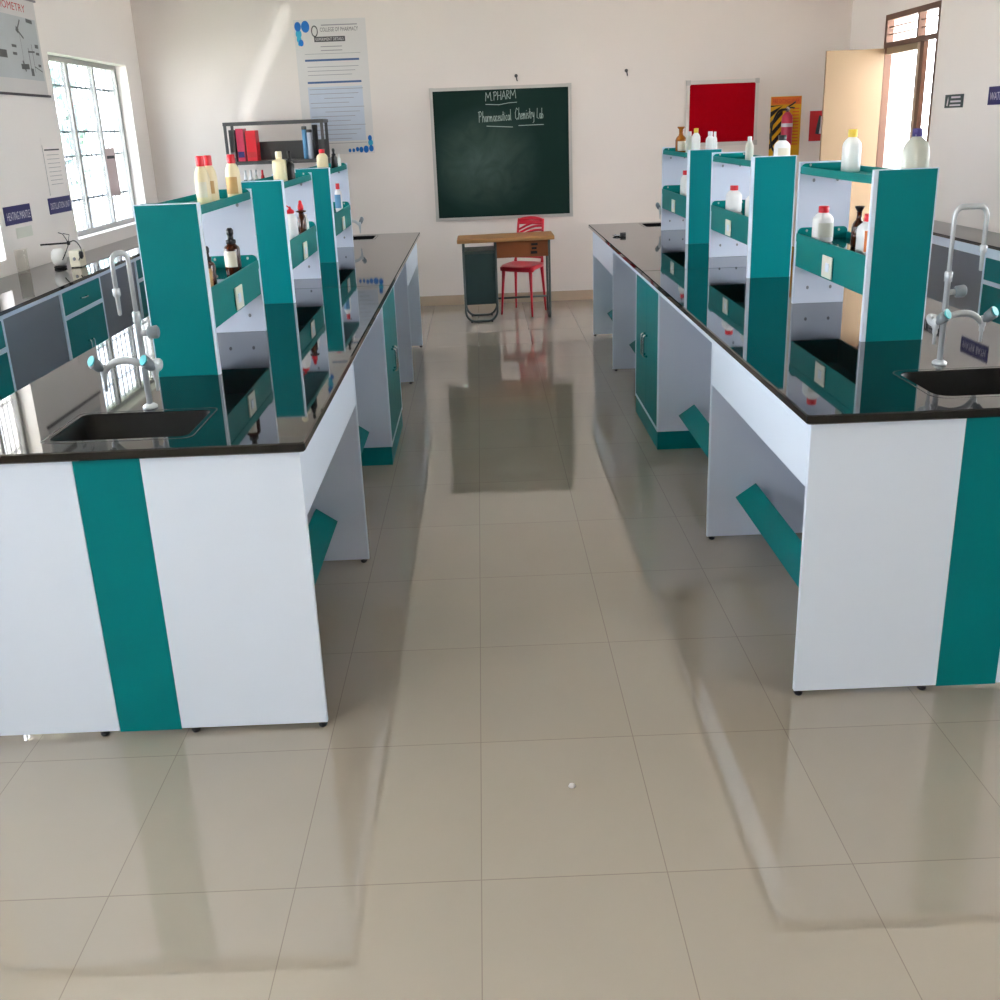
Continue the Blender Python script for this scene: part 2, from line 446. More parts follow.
def island(side, xa, Y, where, hole1, hole2, seam):
    """side: direction from the aisle to the far edge; xa: aisle edge X of panels; Y: panel positions"""
    s = side; y1, y2, yc, yd, y4, y5, ye = Y
    W = 1.078; X = lambda u: xa+s*u          # u measured from the aisle face
    def rng(a, b): return tuple(sorted((X(a), X(b))))
    t = .018                                   # board thickness along Y
    tx = .0135                                 # board thickness across
    wt = thing('worktop', f'polished black granite worktop with inset black sink on the {where} island bench', 'worktop', (0, 0, 0))
    bm = new(); a, b = rng(-.0185, W+.0185)
    slab(bm, a, b, y1-.022, seam, hole1); slab(bm, a, b, seam+.0015, ye, hole2)
    bx(bm, a+.02, b-.02, seam-.001, seam+.0025, ZU+.002, ZB-.002)
    finish(bm, 'slab', 'granite', wt)
    sink_part(wt, hole1, s); sink_part(wt, hole2, s)
    fr = thing('bench_frame', f'white and teal panelled frame of the {where} island bench with open knee spaces', 'bench')
    zt = ZU-.0005; z0 = .015
    for (ya, yb) in ((y1, y1+t), (y5-t, y5)):
        for u0, u1 in ((0, .4455), (.6325, W)):
            simple('end_panel', 'white', fr, rng(u0+.0004, u1-.0004)+(ya, yb, z0, zt), bev=.0015)
        o = simple('stripe_panel', 'teal', fr, rng(.4455, .6325)+(ya+.001, yb-.001, z0-.004, zt), bev=.001)
        o['label'] = 'teal stripe panel'
    for yy in (y2, y4):
        for u0, u1 in ((0, .52), (.56, W)):
            # aisle edge banded white, faces pale grey
            bm = new(); bx(bm, *rng(u0, u1), yy, yy+t, z0, ZU-.031, mi=0)
            e0, e1 = (0, .004) if u0 == 0 else (W-.004, W)
            bx(bm, *rng(e0-.0008 if u0 == 0 else e0, e1 if u0 == 0 else e1+.0008), yy-.0006, yy+t+.0006, z0, ZU-.031, mi=1)
            finish(bm, 'support_panel', ['grey', 'white'], fr)
    # centre divider closing the knee spaces
    for ya, yb in ((y1+t, y2), (y2+t, yc-.001), (yd+.001, y4), (y4+t, y5-t)):
        simple('divider_panel', 'grey', fr, rng(.53, .545)+(ya+.0005, yb-.0005, z0+.05, ZB-.215 if ya < y2 or ya > y4 else ZU-.031))
    # thin top rail all along, deep aprons in the end bays
    for uo in ((0, tx), (W-tx, W)):
        simple('top_rail', 'white', fr, rng(*uo)+(y1+t+.0005, y5-t-.0005, ZU-.030, zt))
        simple('apron', 'white', fr, rng(*uo)+(y1+t+.0005, y2-.0005, .683, ZU-.0305), bev=.001)
        simple('apron', 'white', fr, rng(*uo)+(y4+t+.0005, y5-t-.0005, .683, ZU-.0305), bev=.001)
    # sloping foot rests in the knee spaces (aisle side)
    for ya, yb in ((y1+t, y2), (y2+t, yc-.001), (yd+.001, y4), (y4+t, y5-t)):
        u = .116; v = .200; za, zb = .190, .250; th = .018
        nx, nz = (zb-za), -(v-u); l = math.hypot(nx, nz); nx, nz = nx/l*th, nz/l*th
        p = [(X(u), za), (X(v), zb), (X(v+nx), zb+nz), (X(u+nx), za+nz)]
        bm = new(); prism(bm, p, 1, ya+.0005, yb-.0005)
        finish(bm, 'footrest', 'teal', fr)
    # levelling feet
    for yy in (y1, y2, y4, y5-t):
        us = (.012, .40, W-.40, W-.03) if yy in (y1, y5-t) else (.018, .45, W-.45, W-.03)
        for u in us:
            bm = new(); lathe(bm, [(.015, 0), (.018, .004), (.018, .009), (.008, .010), (.008, .0165)], 14, (0, 0, 0))
            finish(bm, 'levelling_foot', 'black', fr, sx=SX, loc=(X(u+.005), yy+.012, 0))
    # cabinets back to back
    for k, (ua, ub) in enumerate(((0, .525), (W, .55))):
        lab = (f'teal double-door cabinet under the {where} island bench facing the aisle' if k == 0 else
               f'teal double-door cabinet under the {where} island bench on its outer side')
        cb = thing('base_cabinet', lab, 'cabinet')
        sg = 1 if ub > ua else -1
        U = lambda a: ua+sg*a
        ct = ZU-.031
        depth = abs(ub-ua)
        for yy in (yc, yd-t):
            bm = new(); bx(bm, *rng(U(.0), U(depth)), yy, yy+t, .1025, ct, mi=0)
            bx(bm, *rng(U(-.0008), U(.006)), yy-.0006, yy+t+.0006, .1025, ct, mi=1)
            finish(bm, 'side_panel', ['grey', 'white'], cb)
        simple('bottom_panel', 'white', cb, rng(U(.0), U(depth))+(yc+t+.0005, yd-t-.0005, .1025, .118))
        simple('back_panel', 'grey', cb, rng(U(depth-.01), U(depth))+(yc+t+.0005, yd-t-.0005, .119, ct))
        pl = simple('plinth', 'teal', cb, rng(U(.004), U(depth))+(yc+.004, yd-.004, 0, .102)); pl['label'] = 'teal plinth'
        ym = (yc+yd)/2
        for j, (da, db) in enumerate(((yc+t+.002, ym-.001), (ym+.001, yd-t-.002))):
            dr = simple('door', 'teal', cb, rng(U(.001), U(.0145))+(da, db, .121, ct-.003), bev=.001)
            hy = ym+(-.035 if j == 0 else .035); bm = new(); x = X(U(-.022)); xq = X(U(.001))
            tube(bm, arc_path([(xq, hy, .44), (x, hy, .44), (x, hy, .56), (xq, hy, .56)], .015, 4), .006, 8)
            finish(bm, 'handle', 'chrome', dr)

island(-1, -.5305, (2.80, 4.085, 5.44, 6.25, 7.354, 8.70, 8.938), 'left',
       (-1.262, -.862, 2.895, 3.195, .03), (-1.262, -.862, 8.50, 8.80, .03), 5.836)
island(1, .913, (2.866, 4.18, 5.52, 6.36, 7.50, 8.88, 9.046), 'right',
       (1.325, 1.715, 2.995, 3.325, .05), (1.32, 1.70, 8.62, 8.93, .03), 6.006)

# ------------------------------------------------------------------ reagent racks
def rack(side, x0, x1, ya, yb, label):
    """side -1: left bench (aisle at +X), +1: right bench (aisle at -X)"""
    r = thing('reagent_rack', label, 'rack', ((x0+x1)/2, (ya+yb)/2, ZB+.0006), 'reagent racks on the island benches')
    w = (x1-x0)/2; L = (yb-ya)/2; t = .02; H = .607 if side > 0 else .592; q = 0 if side > 0 else .007
    bandw = {-1: (.004, .009), 1: (.016, .005)}[side]      # white edge banding left / right
    for y, out in ((-L, -1), (L-t, 1)):
        bm = new()
        bx(bm, -w+bandw[0], w-bandw[1], y, y+t, 0, H-.003, mi=0)
        bx(bm, -w, -w+bandw[0], y, y+t, 0, H, mi=1); bx(bm, w-bandw[1], w, y, y+t, 0, H, mi=1)
        bx(bm, -w+bandw[0], w-bandw[1], y, y+t, H-.003, H, mi=1)
        yf = y-.001 if out < 0 else y+t; yi = y+t if out < 0 else y-.001
        bx(bm, -w+bandw[0], w-bandw[1], yf, yf+.001, 0, H-.003, mi=0)
        bx(bm, -w+.002, w-.002, yi, yi+.001, 0, H-.003, mi=2)
        p = finish(bm, 'side_panel', ['teal', 'white', 'grey'], r)
        for xx in (-w*.45, w*.45):
            for z in (.07, .53):
                bm = new(); ys = (y+t+.001, y+t+.004) if out < 0 else (y-.004, y-.001)
                prism(bm, [(xx+.006*math.cos(k*PI/5), z+.008*math.sin(k*PI/5)) for k in range(10)], 1, *ys); finish(bm, 'screw', 'screw', p)
    a, b = -L+t+.0015, L-t-.0015
    # lower tray: floor, deep fascias with a folded lip, end lips with rounded corners
    def tray(name, zf, zt, floor, lip):
        bm = new(); g = .0015
        bx(bm, -w+g, w-g, a, b, floor-.004, floor)
        for s in (-1, 1):
            xo = s*(w-.003); xi = s*(w-.009); l, h = sorted((xo, xi)); bx(bm, l, h, a, b, zf, zt)
            if zt-zf > .08:
                l, h = sorted((xo+s*.003, xo)); bx(bm, l, h, a, b, zt-.034, zt)
        R = .022
        pts = [(-w+.004, zf), (w-.004, zf), (w-.004, zt)]
        for k in range(7): pts.append((w-.004-R+R*math.cos(k*PI/12), zt+lip-R+R*math.sin(k*PI/12)))
        for k in range(7): pts.append((-w+.004+R-R*math.sin(k*PI/12), zt+lip-R+R*math.cos(k*PI/12)))
        pts.append((-w+.004, zt))
        for qq in (a, b-.004): prism(bm, pts, 1, qq, qq+.004)
        o = finish(bm, name, 'teal_tray', r)
        for xx in (-w*.62, w*.62):
            for qq in (a+.004, b-.007):
                bm = new(); prism(bm, [(xx+.0045*math.cos(k*PI/4), zt+lip*.45+.006*math.sin(k*PI/4)) for k in range(8)], 1, qq, qq+.003); finish(bm, 'screw', 'alu', o)
        return o
    lt = tray('lower_tray', 1.076-ZB-q, 1.217-ZB-q, 1.19-ZB-q, .024)
    ut = tray('upper_tray', 1.467-ZB-q, 1.497-ZB-q, 1.475-ZB-q, .013)
    # stone liner on the tray floors
    simple('tray_liner', 'granite', lt, (-w+.012, w-.012, a+.006, b-.006, 1.1905-ZB-q, 1.1925-ZB-q))
    for s in ((side*-1),):
        l, h = sorted((s*(w+.0002), s*(w+.006)))
        so = simple('power_socket', 'socket', lt, (l, h, -.02-.06, -.02+.06, 1.084-ZB-q, 1.170-ZB-q), bev=.002)
        bm = new(); l, h = sorted((s*(w+.006), s*(w+.0085)))
        bx(bm, l, h, -.05, -.012, 1.11-ZB-q, 1.144-ZB-q); finish(bm, 'switch', 'white', so)
for a, b, n in ((3.70, 4.575, 'nearest of the three on the left island bench beside the sink'),
                (5.33, 6.26, 'second from the camera on the left island bench'),
                (7.03, 7.98, 'farthest of the three on the left island bench')):
    rack(-1, -1.176, -.953, a, b, 'teal two-tier reagent rack, '+n)
for a, b, n in ((3.82, 4.735, 'nearest of the three on the right island bench beside the sink'),
                (5.56, 6.525, 'second from the camera on the right island bench'),
                (7.28, 8.30, 'farthest of the three on the right island bench')):
    rack(1, 1.382, 1.610, a, b, 'teal two-tier reagent rack, '+n)

# ------------------------------------------------------------------ laboratory taps
def tap(label, loc, s, spout, drop=.17, H=.505, za=.018):
    """s: +1 long arm to +X; spout: horizontal reach of the gooseneck (real metres)"""
    t = thing('laboratory_tap', label, 'tap', loc, 'taps beside the bench sinks')
    K = dict(sx=SX)
    bm = new(); lathe(bm, [(.03, 0), (.03, .006), (.02, .012), (.014, .014)], 20); finish(bm, 'base_flange', 'tap', t, **K)
    bm = new(); lathe(bm, [(.012, .012), (.012, .27), (.016, .272), (.016, .30), (.012, .304)], 18)
    finish(bm, 'column', 'tap', t, **K)
    dx, dy = spout
    bm = new(); tube(bm, arc_path([(0, 0, .29), (0, 0, H), (dx, dy, H), (dx, dy, H-drop+.04)], .038, 7), .0092, 12)
    g = finish(bm, 'gooseneck', 'tap', t, **K)
    bm = new(); lathe(bm, [(.0095, .05), (.015, .047), (.015, .028), (.009, .022), (.0075, -.03), (.005, -.032)], 14, (dx, dy, H-drop))
    finish(bm, 'nozzle', 'tap', g, **K)
    def valve(name, pts, tip, kd):
        pts = [(x, y, z+za) for x, y, z in pts]; tip = (tip[0], tip[1], tip[2]+za)
        bm = new(); tube(bm, arc_path(pts, .03, 5), .0115, 12)
        a = finish(bm, name, 'tap', t, **K)
        x, y, z = tip
        bm = new(); lathe(bm, [(.006, -.062), (.007, -.03), (.0105, -.025), (.0105, -.012), (.014, -.008), (.014, .02), (.008, .024)], 12, (x, y, z)); finish(bm, 'nozzle', 'tap', a, **K)
        kd = Vector(kd).normalized(); p = Vector((x, y, z+.008))
        bm = new(); tube(bm, [p, p+kd*.016, p+kd*.02, p+kd*.06], .02, 14, [.012, .012, .018, .0205]); k = finish(bm, 'knob', 'tap_knob', a, **K)
        bm = new(); tube(bm, [p+kd*.0605, p+kd*.066], .0168, 14); c = finish(bm, 'knob_cap', 'cyan', a, **K)
    valve('long_arm', [(0, 0, .135), (s*.08, -.0, .15), (s*.135, -.0, .14), (s*.168, -.0, .115)], (s*.172, 0, .113), (s*.35, -.75, .6))
    valve('short_arm', [(0, .0, .128), (-s*.07, .0, .142), (-s*.08, -.035, .13), (-s*.068, -.052, .125)], (-s*.066, -.055, .122), (s*.35, -.8, .6))
    bm = new(); tube(bm, [(0, 0, .235), (.035, 0, .237)], .009, 10); a = finish(bm, 'side_valve', 'tap', t, **K)
    bm = new(); tube(bm, [(.035, 0, .237), (.04, 0, .237), (.075, 0, .239), (.08, 0, .239)], .02, 14, [.012, .019, .020, .016]); finish(bm, 'knob', 'tap_knob', a, **K)
    return t
TL = tap('grey gooseneck tap with turquoise knobs behind the near sink of the left island bench', (-1.072, 3.253, ZB), -1, (-.048, -.04), .150, .482, .006)
T = tap('grey gooseneck tap with turquoise knobs behind the near sink of the right island bench', (1.506, 3.42, ZB), 1, (.132, -.01))
o = dup(T, (1.537, 8.52, ZB), 'grey tap by the far sink of the right island bench, partly behind the farthest rack'); o.rotation_euler.z = PI
o = dup(TL, (-1.072, 8.40, ZB), 'grey tap by the far sink of the left island bench, partly behind the farthest rack'); o.rotation_euler.z = PI


# ------------------------------------------------------------------ benches along the side walls
def wall_bench(side, front, wall, y0, y1, cabs, where, q0=0.):
    """front(y) -> X of the cabinet fronts; cabs: list of (ya, yb) of drawer cabinets, grey fronts between"""
    s = side                                   # +1 left wall bench (front faces +X), -1 right wall
    zt = .864
    w = wall+s*.004
    wt = thing('wall_worktop', f'polished black granite worktop of the bench along the {where} wall', 'worktop')
    bm = new()
    pts = [(w, y0), (w, y1), (front(y1)+s*.016, y1), (front(y0)+s*.016, y0)]
    prism(bm, pts, 2, zt, .884)
    bmesh.ops.bevel(bm, geom=[e for e in bm.edges], offset=.003, segments=2, affect='EDGES')
    finish(bm, 'slab', 'granite', wt)
    fr = thing('wall_bench_frame', f'white rails and slate grey fronts of the bench along the {where} wall', 'bench')
    def skew(bm, ya, yb, da, db, za, zb, mi=0):
        """box that follows the front line; da..db measured inwards from the front"""
        pts = [(front(ya)-s*da, ya), (front(yb)-s*da, yb), (front(yb)-s*db, yb), (front(ya)-s*db, ya)]
        for f in prism(bm, pts, 2, za, zb): f.material_index = mi
    bm = new(); skew(bm, y0, y1, .002, .02, .836-q0, zt-.0005); finish(bm, 'top_rail', 'white', fr)
    edges = sorted([y0]+[v for c in cabs for v in c]+[y1]); t = .026
    gaps = list(zip(edges[::2], edges[1::2]))
    for ya, yb in gaps:
        if yb-ya < .1: continue
        bm = new(); skew(bm, ya+.001, yb-.001, .012, .024, .03, .8355-q0); finish(bm, 'front_panel', 'dgrey', fr)
    n = len(cabs)
    for i, (ya, yb) in enumerate(cabs):
        rank = {0: 'nearest the camera', n-1: 'farthest from the camera'}.get(i, ['', 'second', 'third', 'fourth', 'fifth'][i]+' from the camera')
        c = thing('drawer_cabinet', f'teal drawer and double-door cabinet under the {where} wall bench, {rank}', 'cabinet', (0, 0, 0), 'drawer cabinets under the wall benches')
        bm = new()
        for p, q in ((ya+.0012, ya+t), (yb-t, yb-.0012)): skew(bm, p, q, .0, .30, .03, .8355-q0)
        for za, zb in ((.668-q0, .695-q0), (.03, .10)): skew(bm, ya+t, yb-t, .0, .30, za, zb)
        finish(bm, 'carcass', 'white', c)
        bm = new(); skew(bm, ya+t+.001, yb-t-.001, .001, .28, .6965-q0, .8335-q0); dr = finish(bm, 'drawer', 'teal', c)
        ym = (ya+yb)/2; x = front(ym)
        bm = new(); tube(bm, arc_path([(x-s*.001, ym-.05, .76-q0), (x+s*.018, ym-.05, .76-q0), (x+s*.018, ym+.05, .76-q0), (x-s*.001, ym+.05, .76-q0)], .01, 3), .005, 8); finish(bm, 'handle', 'chrome', dr)
        for p, q, h in ((ya+t+.001, ym-.001, ym-.03), (ym+.001, yb-t-.001, ym+.03)):
            bm = new(); skew(bm, p, q, .001, .018, .102, .6665-q0); d_ = finish(bm, 'door', 'teal', c)
            bm = new(); tube(bm, arc_path([(x-s*.001, h, .40), (x+s*.016, h, .40), (x+s*.016, h, .48), (x-s*.001, h, .48)], .01, 3), .005, 8); finish(bm, 'handle', 'chrome', d_)
wall_bench(1, lambda y: -2.604-.0405*(y-6.6), XL, 2.4, YB-.02, [(2.9, 3.73), (4.80, 5.635), (6.545, 7.36), (8.26, 9.06)], 'left')
wall_bench(-1, lambda y: 3.238+.004*(y-6.6), XR, 2.4, 8.62, [(4.1, 4.95), (6.02, 6.86)], 'right', .036)

# ------------------------------------------------------------------ bottles
def bottle(name, label, loc, w, h, kind, body, cap, lab=None, group='bottles on the reagent racks', side=-1):
    """w: width across, h: full height; lab = (material, z0, z1) in fractions"""
    t = thing(name, label, 'bottle', loc, group); r = w/2/SX; K = dict(sx=SX, parent=t)
    ry = r
    if kind == 'wide':        # wide shouldered bottle, screw cap
        B = [(r*.9, 0), (r, .03), (r, .60), (r*.93, .68), (r*.66, .77), (r*.44, .81), (r*.44, .86)]
        Cp = [(r*.52, .82), (r*.54, .84), (r*.54, .985), (r*.48, 1.)]
    elif kind == 'tall':      # tall bottle, tapering shoulder, tall cap
        B = [(r*.92, 0), (r, .03), (r, .58), (r*.9, .68), (r*.66, .76), (r*.5, .80), (r*.46, .84)]
        Cp = [(r*.54, .80), (r*.56, .82), (r*.54, .98), (r*.48, 1.)]
    elif kind == 'square':
        B = [(r*.94, 0), (r, .03), (r, .68), (r*.93, .72), (r*.5, .745), (r*.42, .76), (r*.42, .84)]
        Cp = [(r*.46, .80), (r*.48, .82), (r*.48, .98), (r*.42, 1.)]
    elif kind == 'jug':
        B = [(r*.92, 0), (r, .03), (r, .50), (r*.96, .60), (r*.8, .72), (r*.5, .80), (r*.36, .83), (r*.36, .88)]
        Cp = [(r*.42, .84), (r*.42, .98), (r*.38, 1.)]
    elif kind == 'pump':
        B = [(r*.95, 0), (r, .02), (r, .55), (r*.9, .60), (r*.6, .64), (r*.5, .68)]
        Cp = [(r*.55, .66), (r*.62, .67), (r*.62, .74), (r*.36, .76), (r*.34, .84), (r*.42, .86), (r*.44, .95), (r*.25, 1.)]
    elif kind == 'reagent':
        B = [(r*.95, 0), (r, .02), (r, .48), (r*.85, .58), (r*.45, .67), (r*.36, .74), (r*.36, .84), (r*.5, .86)]
        Cp = [(r*.32, .85), (r*.36, .88), (r*.66, .955), (r*.7, .98), (r*.6, 1.)]
    elif kind == 'dropper':
        B = [(r*.8, 0), (r*.84, .02), (r*.84, .50), (r*.6, .58), (r*.5, .64), (r*1.05, .66), (r*1.05, .69), (r*.5, .71)]
        Cp = [(r*.5, .715), (r*.62, .74), (r*.6, .82), (r*.4, .9), (r*.3, .98), (r*.15, 1.)]
    elif kind == 'wash':
        B = [(r*.95, 0), (r, .03), (r, .58), (r*.85, .70), (r*.6, .78), (r*.5, .80)]
        Cp = [(r*.62, .79), (r*.64, .86), (r*.45, .90), (r*.22, .93), (r*.12, 1.)]
    pw = .55 if kind in ('square', 'jug') else (.66 if kind == 'wide' else 1.)
    bm = new(); lathe(bm, [(a, z*h) for a, z in B], 24, power=pw); b = finish(bm, 'body', body, **K)
    if cap:
        bm = new(); lathe(bm, [(a, z*h) for a, z in Cp], 18); c = finish(bm, 'cap', cap, **K)
        if kind == 'wash':
            bm = new(); tube(bm, [(0, 0, .95*h), (side*r*.5, 0, 1.02*h), (side*r*1.0, 0, .99*h)], .004, 8, [.004, .0035, .002]); finish(bm, 'spout', cap, t, sx=SX)
    if lab:
        m, z0, z1 = lab; bm = new(); rings = []
        for z in (z0, z1):
            ring = []
            for k in range(13):
                a = PI*1.5+side*-1*(-.35)+(k-6)/6*1.15; ca, sa = math.cos(a), math.sin(a)
                if pw != 1.:
                    q = (abs(ca)**(2/pw)+abs(sa)**(2/pw))**(-pw/2); ca, sa = ca*q, sa*q
                ring.append(bm.verts.new(((r+.001)*ca*(.84 if kind == 'dropper' else 1), (r+.001)*sa*(.84 if kind == 'dropper' else 1), z*h)))
            rings.append(ring)
        for k in range(12): bm.faces.new((rings[0][k], rings[0][k+1], rings[1][k+1], rings[1][k]))
        finish(bm, 'paper_label', m, t, sx=SX)
    return t
UZ, LZ = 1.4759, 1.1934
# left island racks
bottle('reagent_bottle', 'cream bottle with red cap, left of the touching pair, nearest left rack', (-1.003, 3.985, UZ-.007), .052, .178, 'tall', 'cream', 'red', ('label', .2, .5))
bottle('reagent_bottle', 'cream bottle with red cap, right of the touching pair, nearest left rack', (-.994, 4.062, UZ-.007), .052, .178, 'tall', 'cream', 'red', ('label_tan', .25, .5))
bottle('reagent_bottle', 'cream bottle with red cap standing alone at the far end of the nearest left rack', (-1.002, 4.48, UZ-.007), .058, .172, 'tall', 'cream', 'red', ('label_tan', .12, .5))
bottle('pump_bottle', 'brown glass bottle with black pump cap and cream label in the nearest left rack', (-1.0, 4.30, LZ-.007), .062, .182, 'pump', 'amber', 'black', ('label', .18, .52))
bottle('pump_bottle', 'smaller brown glass bottle half hidden by the near panel of the nearest left rack', (-1.0, 3.90, LZ-.007), .050, .152, 'pump', 'amber', 'black', ('label_tan', .06, .5))
bottle('reagent_bottle', 'square-shouldered cream bottle on top of the second left rack', (-1.036, 5.74, UZ-.007), .068, .160, 'square', 'cream', 'creamcap')
bottle('dropper_bottle', 'narrow black bottle beside the square cream bottle on the second left rack', (-.987, 5.77, UZ-.007), .042, .16, 'pump', 'black', 'black')
bottle('wash_bottle', 'white bottle with red nozzle cap on the lower tray of the second left rack', (-.998, 5.70, LZ-.007), .064, .168, 'wash', 'hdpe', 'red', None, side=-1)
bottle('dropper_bottle', 'dark flanged bottle with red dropper top on the lower tray of the second left rack', (-.992, 6.0, LZ-.007), .054, .18, 'dropper', 'amber', 'red')
bottle('reagent_bottle', 'small white bottle behind the dark dropper bottle on the second left rack', (-.985, 6.10, LZ-.007), .03, .10, 'tall', 'hdpe', 'hdpe')
bottle('wash_bottle', 'white bottle with red cap on top of the farthest left rack', (-1.068, 7.55, UZ-.007), .074, .138, 'wide', 'cream', 'red')
bottle('dropper_bottle', 'small black bottle on top of the farthest left rack', (-.998, 7.62, UZ-.007), .046, .14, 'pump', 'black', 'black')
bottle('reagent_bottle', 'tiny white vial beside the small black bottle on the farthest left rack', (-.985, 7.80, UZ-.007), .022, .10, 'tall', 'hdpe', 'hdpe')
bottle('reagent_bottle', 'white bottle with red cap and blue label in the farthest left rack', (-.987, 7.60, LZ-.007), .050, .192, 'tall', 'hdpe', 'red', ('label_blue', .15, .62))
# right island racks
S1 = dict(side=1)
bottle('reagent_bottle', 'white bottle with yellow cap on top of the nearest right rack', (1.548, 4.56, UZ), .068, .168, 'wide', 'hdpe', 'yellowcap', **S1)
bottle('jug', 'large translucent jug with purple cap on top of the nearest right rack', (1.556, 3.905, UZ), .080, .172, 'jug', 'hdpe_clear', 'purple', **S1)
bottle('reagent_bottle', 'white bottle with red cap on the lower tray of the nearest right rack', (1.454, 4.58, LZ), .078, .147, 'wide', 'hdpe', 'red', ('hdpe_clear', .15, .55), **S1)
bottle('reagent_bottle', 'dark brown stoppered bottle on the lower tray of the nearest right rack', (1.523, 4.34, LZ), .052, .16, 'reagent', 'amber', 'black', **S1)
bottle('reagent_bottle', 'white bottle with red cap and orange label in the nearest right rack', (1.48, 4.09, LZ), .084, .15, 'wide', 'hdpe', 'red', ('label_orange', .1, .62), **S1)
bottle('reagent_bottle', 'small clear white bottle on top of the second right rack', (1.50, 6.10, UZ), .042, .13, 'tall', 'hdpe_clear', 'hdpe', **S1)
bottle('reagent_bottle', 'white bottle with black cap and label on top of the second right rack', (1.556, 5.645, UZ), .074, .138, 'wide', 'hdpe', 'black', ('label', .15, .55), **S1)
bottle('reagent_bottle', 'white bottle with red cap on the lower tray of the second right rack', (1.463, 6.27, LZ), .085, .146, 'wide', 'hdpe', 'red', **S1)
bottle('reagent_bottle', 'white bottle half hidden by the near side panel of the second right rack', (1.478, 5.86, LZ), .085, .145, 'wide', 'hdpe', 'red', **S1)
bottle('reagent_bottle', 'amber glass stoppered bottle on top of the farthest right rack', (1.485, 8.10, UZ), .080, .185, 'reagent', 'amber_l', 'amber_l', ('label', .1, .45), **S1)
bottle('reagent_bottle', 'clear white bottle beside the amber bottle on the farthest right rack', (1.525, 7.98, UZ), .05, .150, 'tall', 'hdpe_clear', 'hdpe', **S1)
bottle('reagent_bottle', 'white bottle with yellow cap on top of the farthest right rack', (1.560, 7.92, UZ), .058, .17, 'wide', 'hdpe', 'yellowcap', **S1)
bottle('reagent_bottle', 'white bottle left of the rightmost slim one on top of the farthest right rack', (1.568, 7.47, UZ), .056, .15, 'wide', 'hdpe', 'hdpe', **S1)
bottle('reagent_bottle', 'slim white bottle, rightmost on top of the farthest right rack', (1.583, 7.39, UZ), .030, .148, 'tall', 'hdpe', 'hdpe', **S1)
bottle('reagent_bottle', 'white bottle with red cap on the lower tray of the farthest right rack', (1.478, 7.86, LZ), .066, .17, 'wide', 'hdpe', 'red', **S1)

# ------------------------------------------------------------------ small things on the worktops
WL = .8842
t = thing('heating_mantle', 'round white heating mantle on the left wall bench', 'mantle', (-2.965, 7.55, WL))
bm = new(); lathe(bm, [(.05, 0), (.055, .004), (.055, .014), (.03, .02)], 20); finish(bm, 'base', 'black', t, sx=SX)
bm = new(); lathe(bm, [(.03, .018), (.055, .035), (.068, .07), (.062, .105), (.045, .128), (.028, .134)], 24); finish(bm, 'shell', 'mantle', t, sx=SX)
t = thing('clamp_stand_arm', 'black clamp with a thin arm lying across the white mantle and cream case', 'clamp', (-2.965, 7.55, WL))
bm = new(); tube(bm, [(-.14, -.02, .165), (.10, .02, .168)], .006, 8); finish(bm, 'arm', 'black', t, sx=SX)
bm = new(); lathe(bm, [(.012, -.014), (.016, 0), (.012, .014)], 12, (.10, .02, .168)); finish(bm, 'boss', 'black', t, sx=SX)
bm = new(); tube(bm, [(.1, .02, .17), (.06, .02, .23), (.02, .02, .24)], .003, 6); tube(bm, [(.1, .02, .175), (.13, .0, .225), (.08, -.01, .235)], .003, 6)
tube(bm, arc_path([(.1, .02, .168), (.17, .01, .19), (.235, -.01, .12), (.19, -.02, .05)], .05), .004, 6); tube(bm, arc_path([(.1, .02, .16), (.08, -.03, .10), (.06, -.06, .06)], .03), .004, 6)
lathe(bm, [(.01, .06), (.02, .075), (.02, .1), (.012, .112)], 10, (.215, -.01, 0))
finish(bm, 'cable', 'black', t, sx=SX)
t = thing('control_case', 'small cream case beside the round white mantle', 'case', (-2.855, 7.60, WL))
bm = new(); bx(bm, -.048, .048, -.06, .06, .004, .115, bev=.006); finish(bm, 'housing', 'box', t, sx=SX)
simple('foot', 'black', t, (-.045, -.035, -.05, -.04, 0, .0045), (.035, .045, -.05, -.04, 0, .0045), (-.045, -.035, .04, .05, 0, .0045), (.035, .045, .04, .05, 0, .0045), sx=SX)
bm = new(); lathe(bm, [(.012, 0), (.012, .01)], 12, (0, 0, 0)); bmesh.ops.rotate(bm, cent=(0, 0, 0), matrix=Matrix.Rotation(PI/2, 3, 'X'), verts=bm.verts)
bmesh.ops.translate(bm, vec=(0, -.06, .06), verts=bm.verts); finish(bm, 'dial', 'ink_grey', t, sx=SX)
bm = new(); R = .052; H = .16
prof = [(R, 0), (R, H), (R*1.06, H+.004), (R*.94, H+.001), (R*.94, .004), (.002, .004)]
lathe(bm, prof, 28)
tag(finish(bm, 'glass_beaker', 'beaker', sx=SX, loc=(-3.11, 7.28, WL)), 'tall clear glass beaker on the left wall bench under the blue sign', 'beaker')
t = thing('ring_clamp', 'small metal ring clamp lying on the far end of the right island worktop', 'clamp', (1.0, 7.98, ZB+.0005))
bm = new()
tube(bm, [(.026*math.cos(a*PI/8), .04*math.sin(a*PI/8), .008) for a in range(16)]+[(.0259, 0, .008)], .005, 8); finish(bm, 'ring', 'chrome', t)
bm = new(); tube(bm, [(.024, 0, .012), (.066, 0, .014)], .014, 10); finish(bm, 'boss', 'darkmetal', t)
bm = new(); lathe(bm, [(.007, 0), (.010, .003), (.008, .008), (.003, .010)], 10); 
tag(finish(bm, 'paper_pellet', 'paper', loc=(.184, 2.436, 0)), 'tiny white pellet lying on the floor tiles in the aisle', 'pellet')

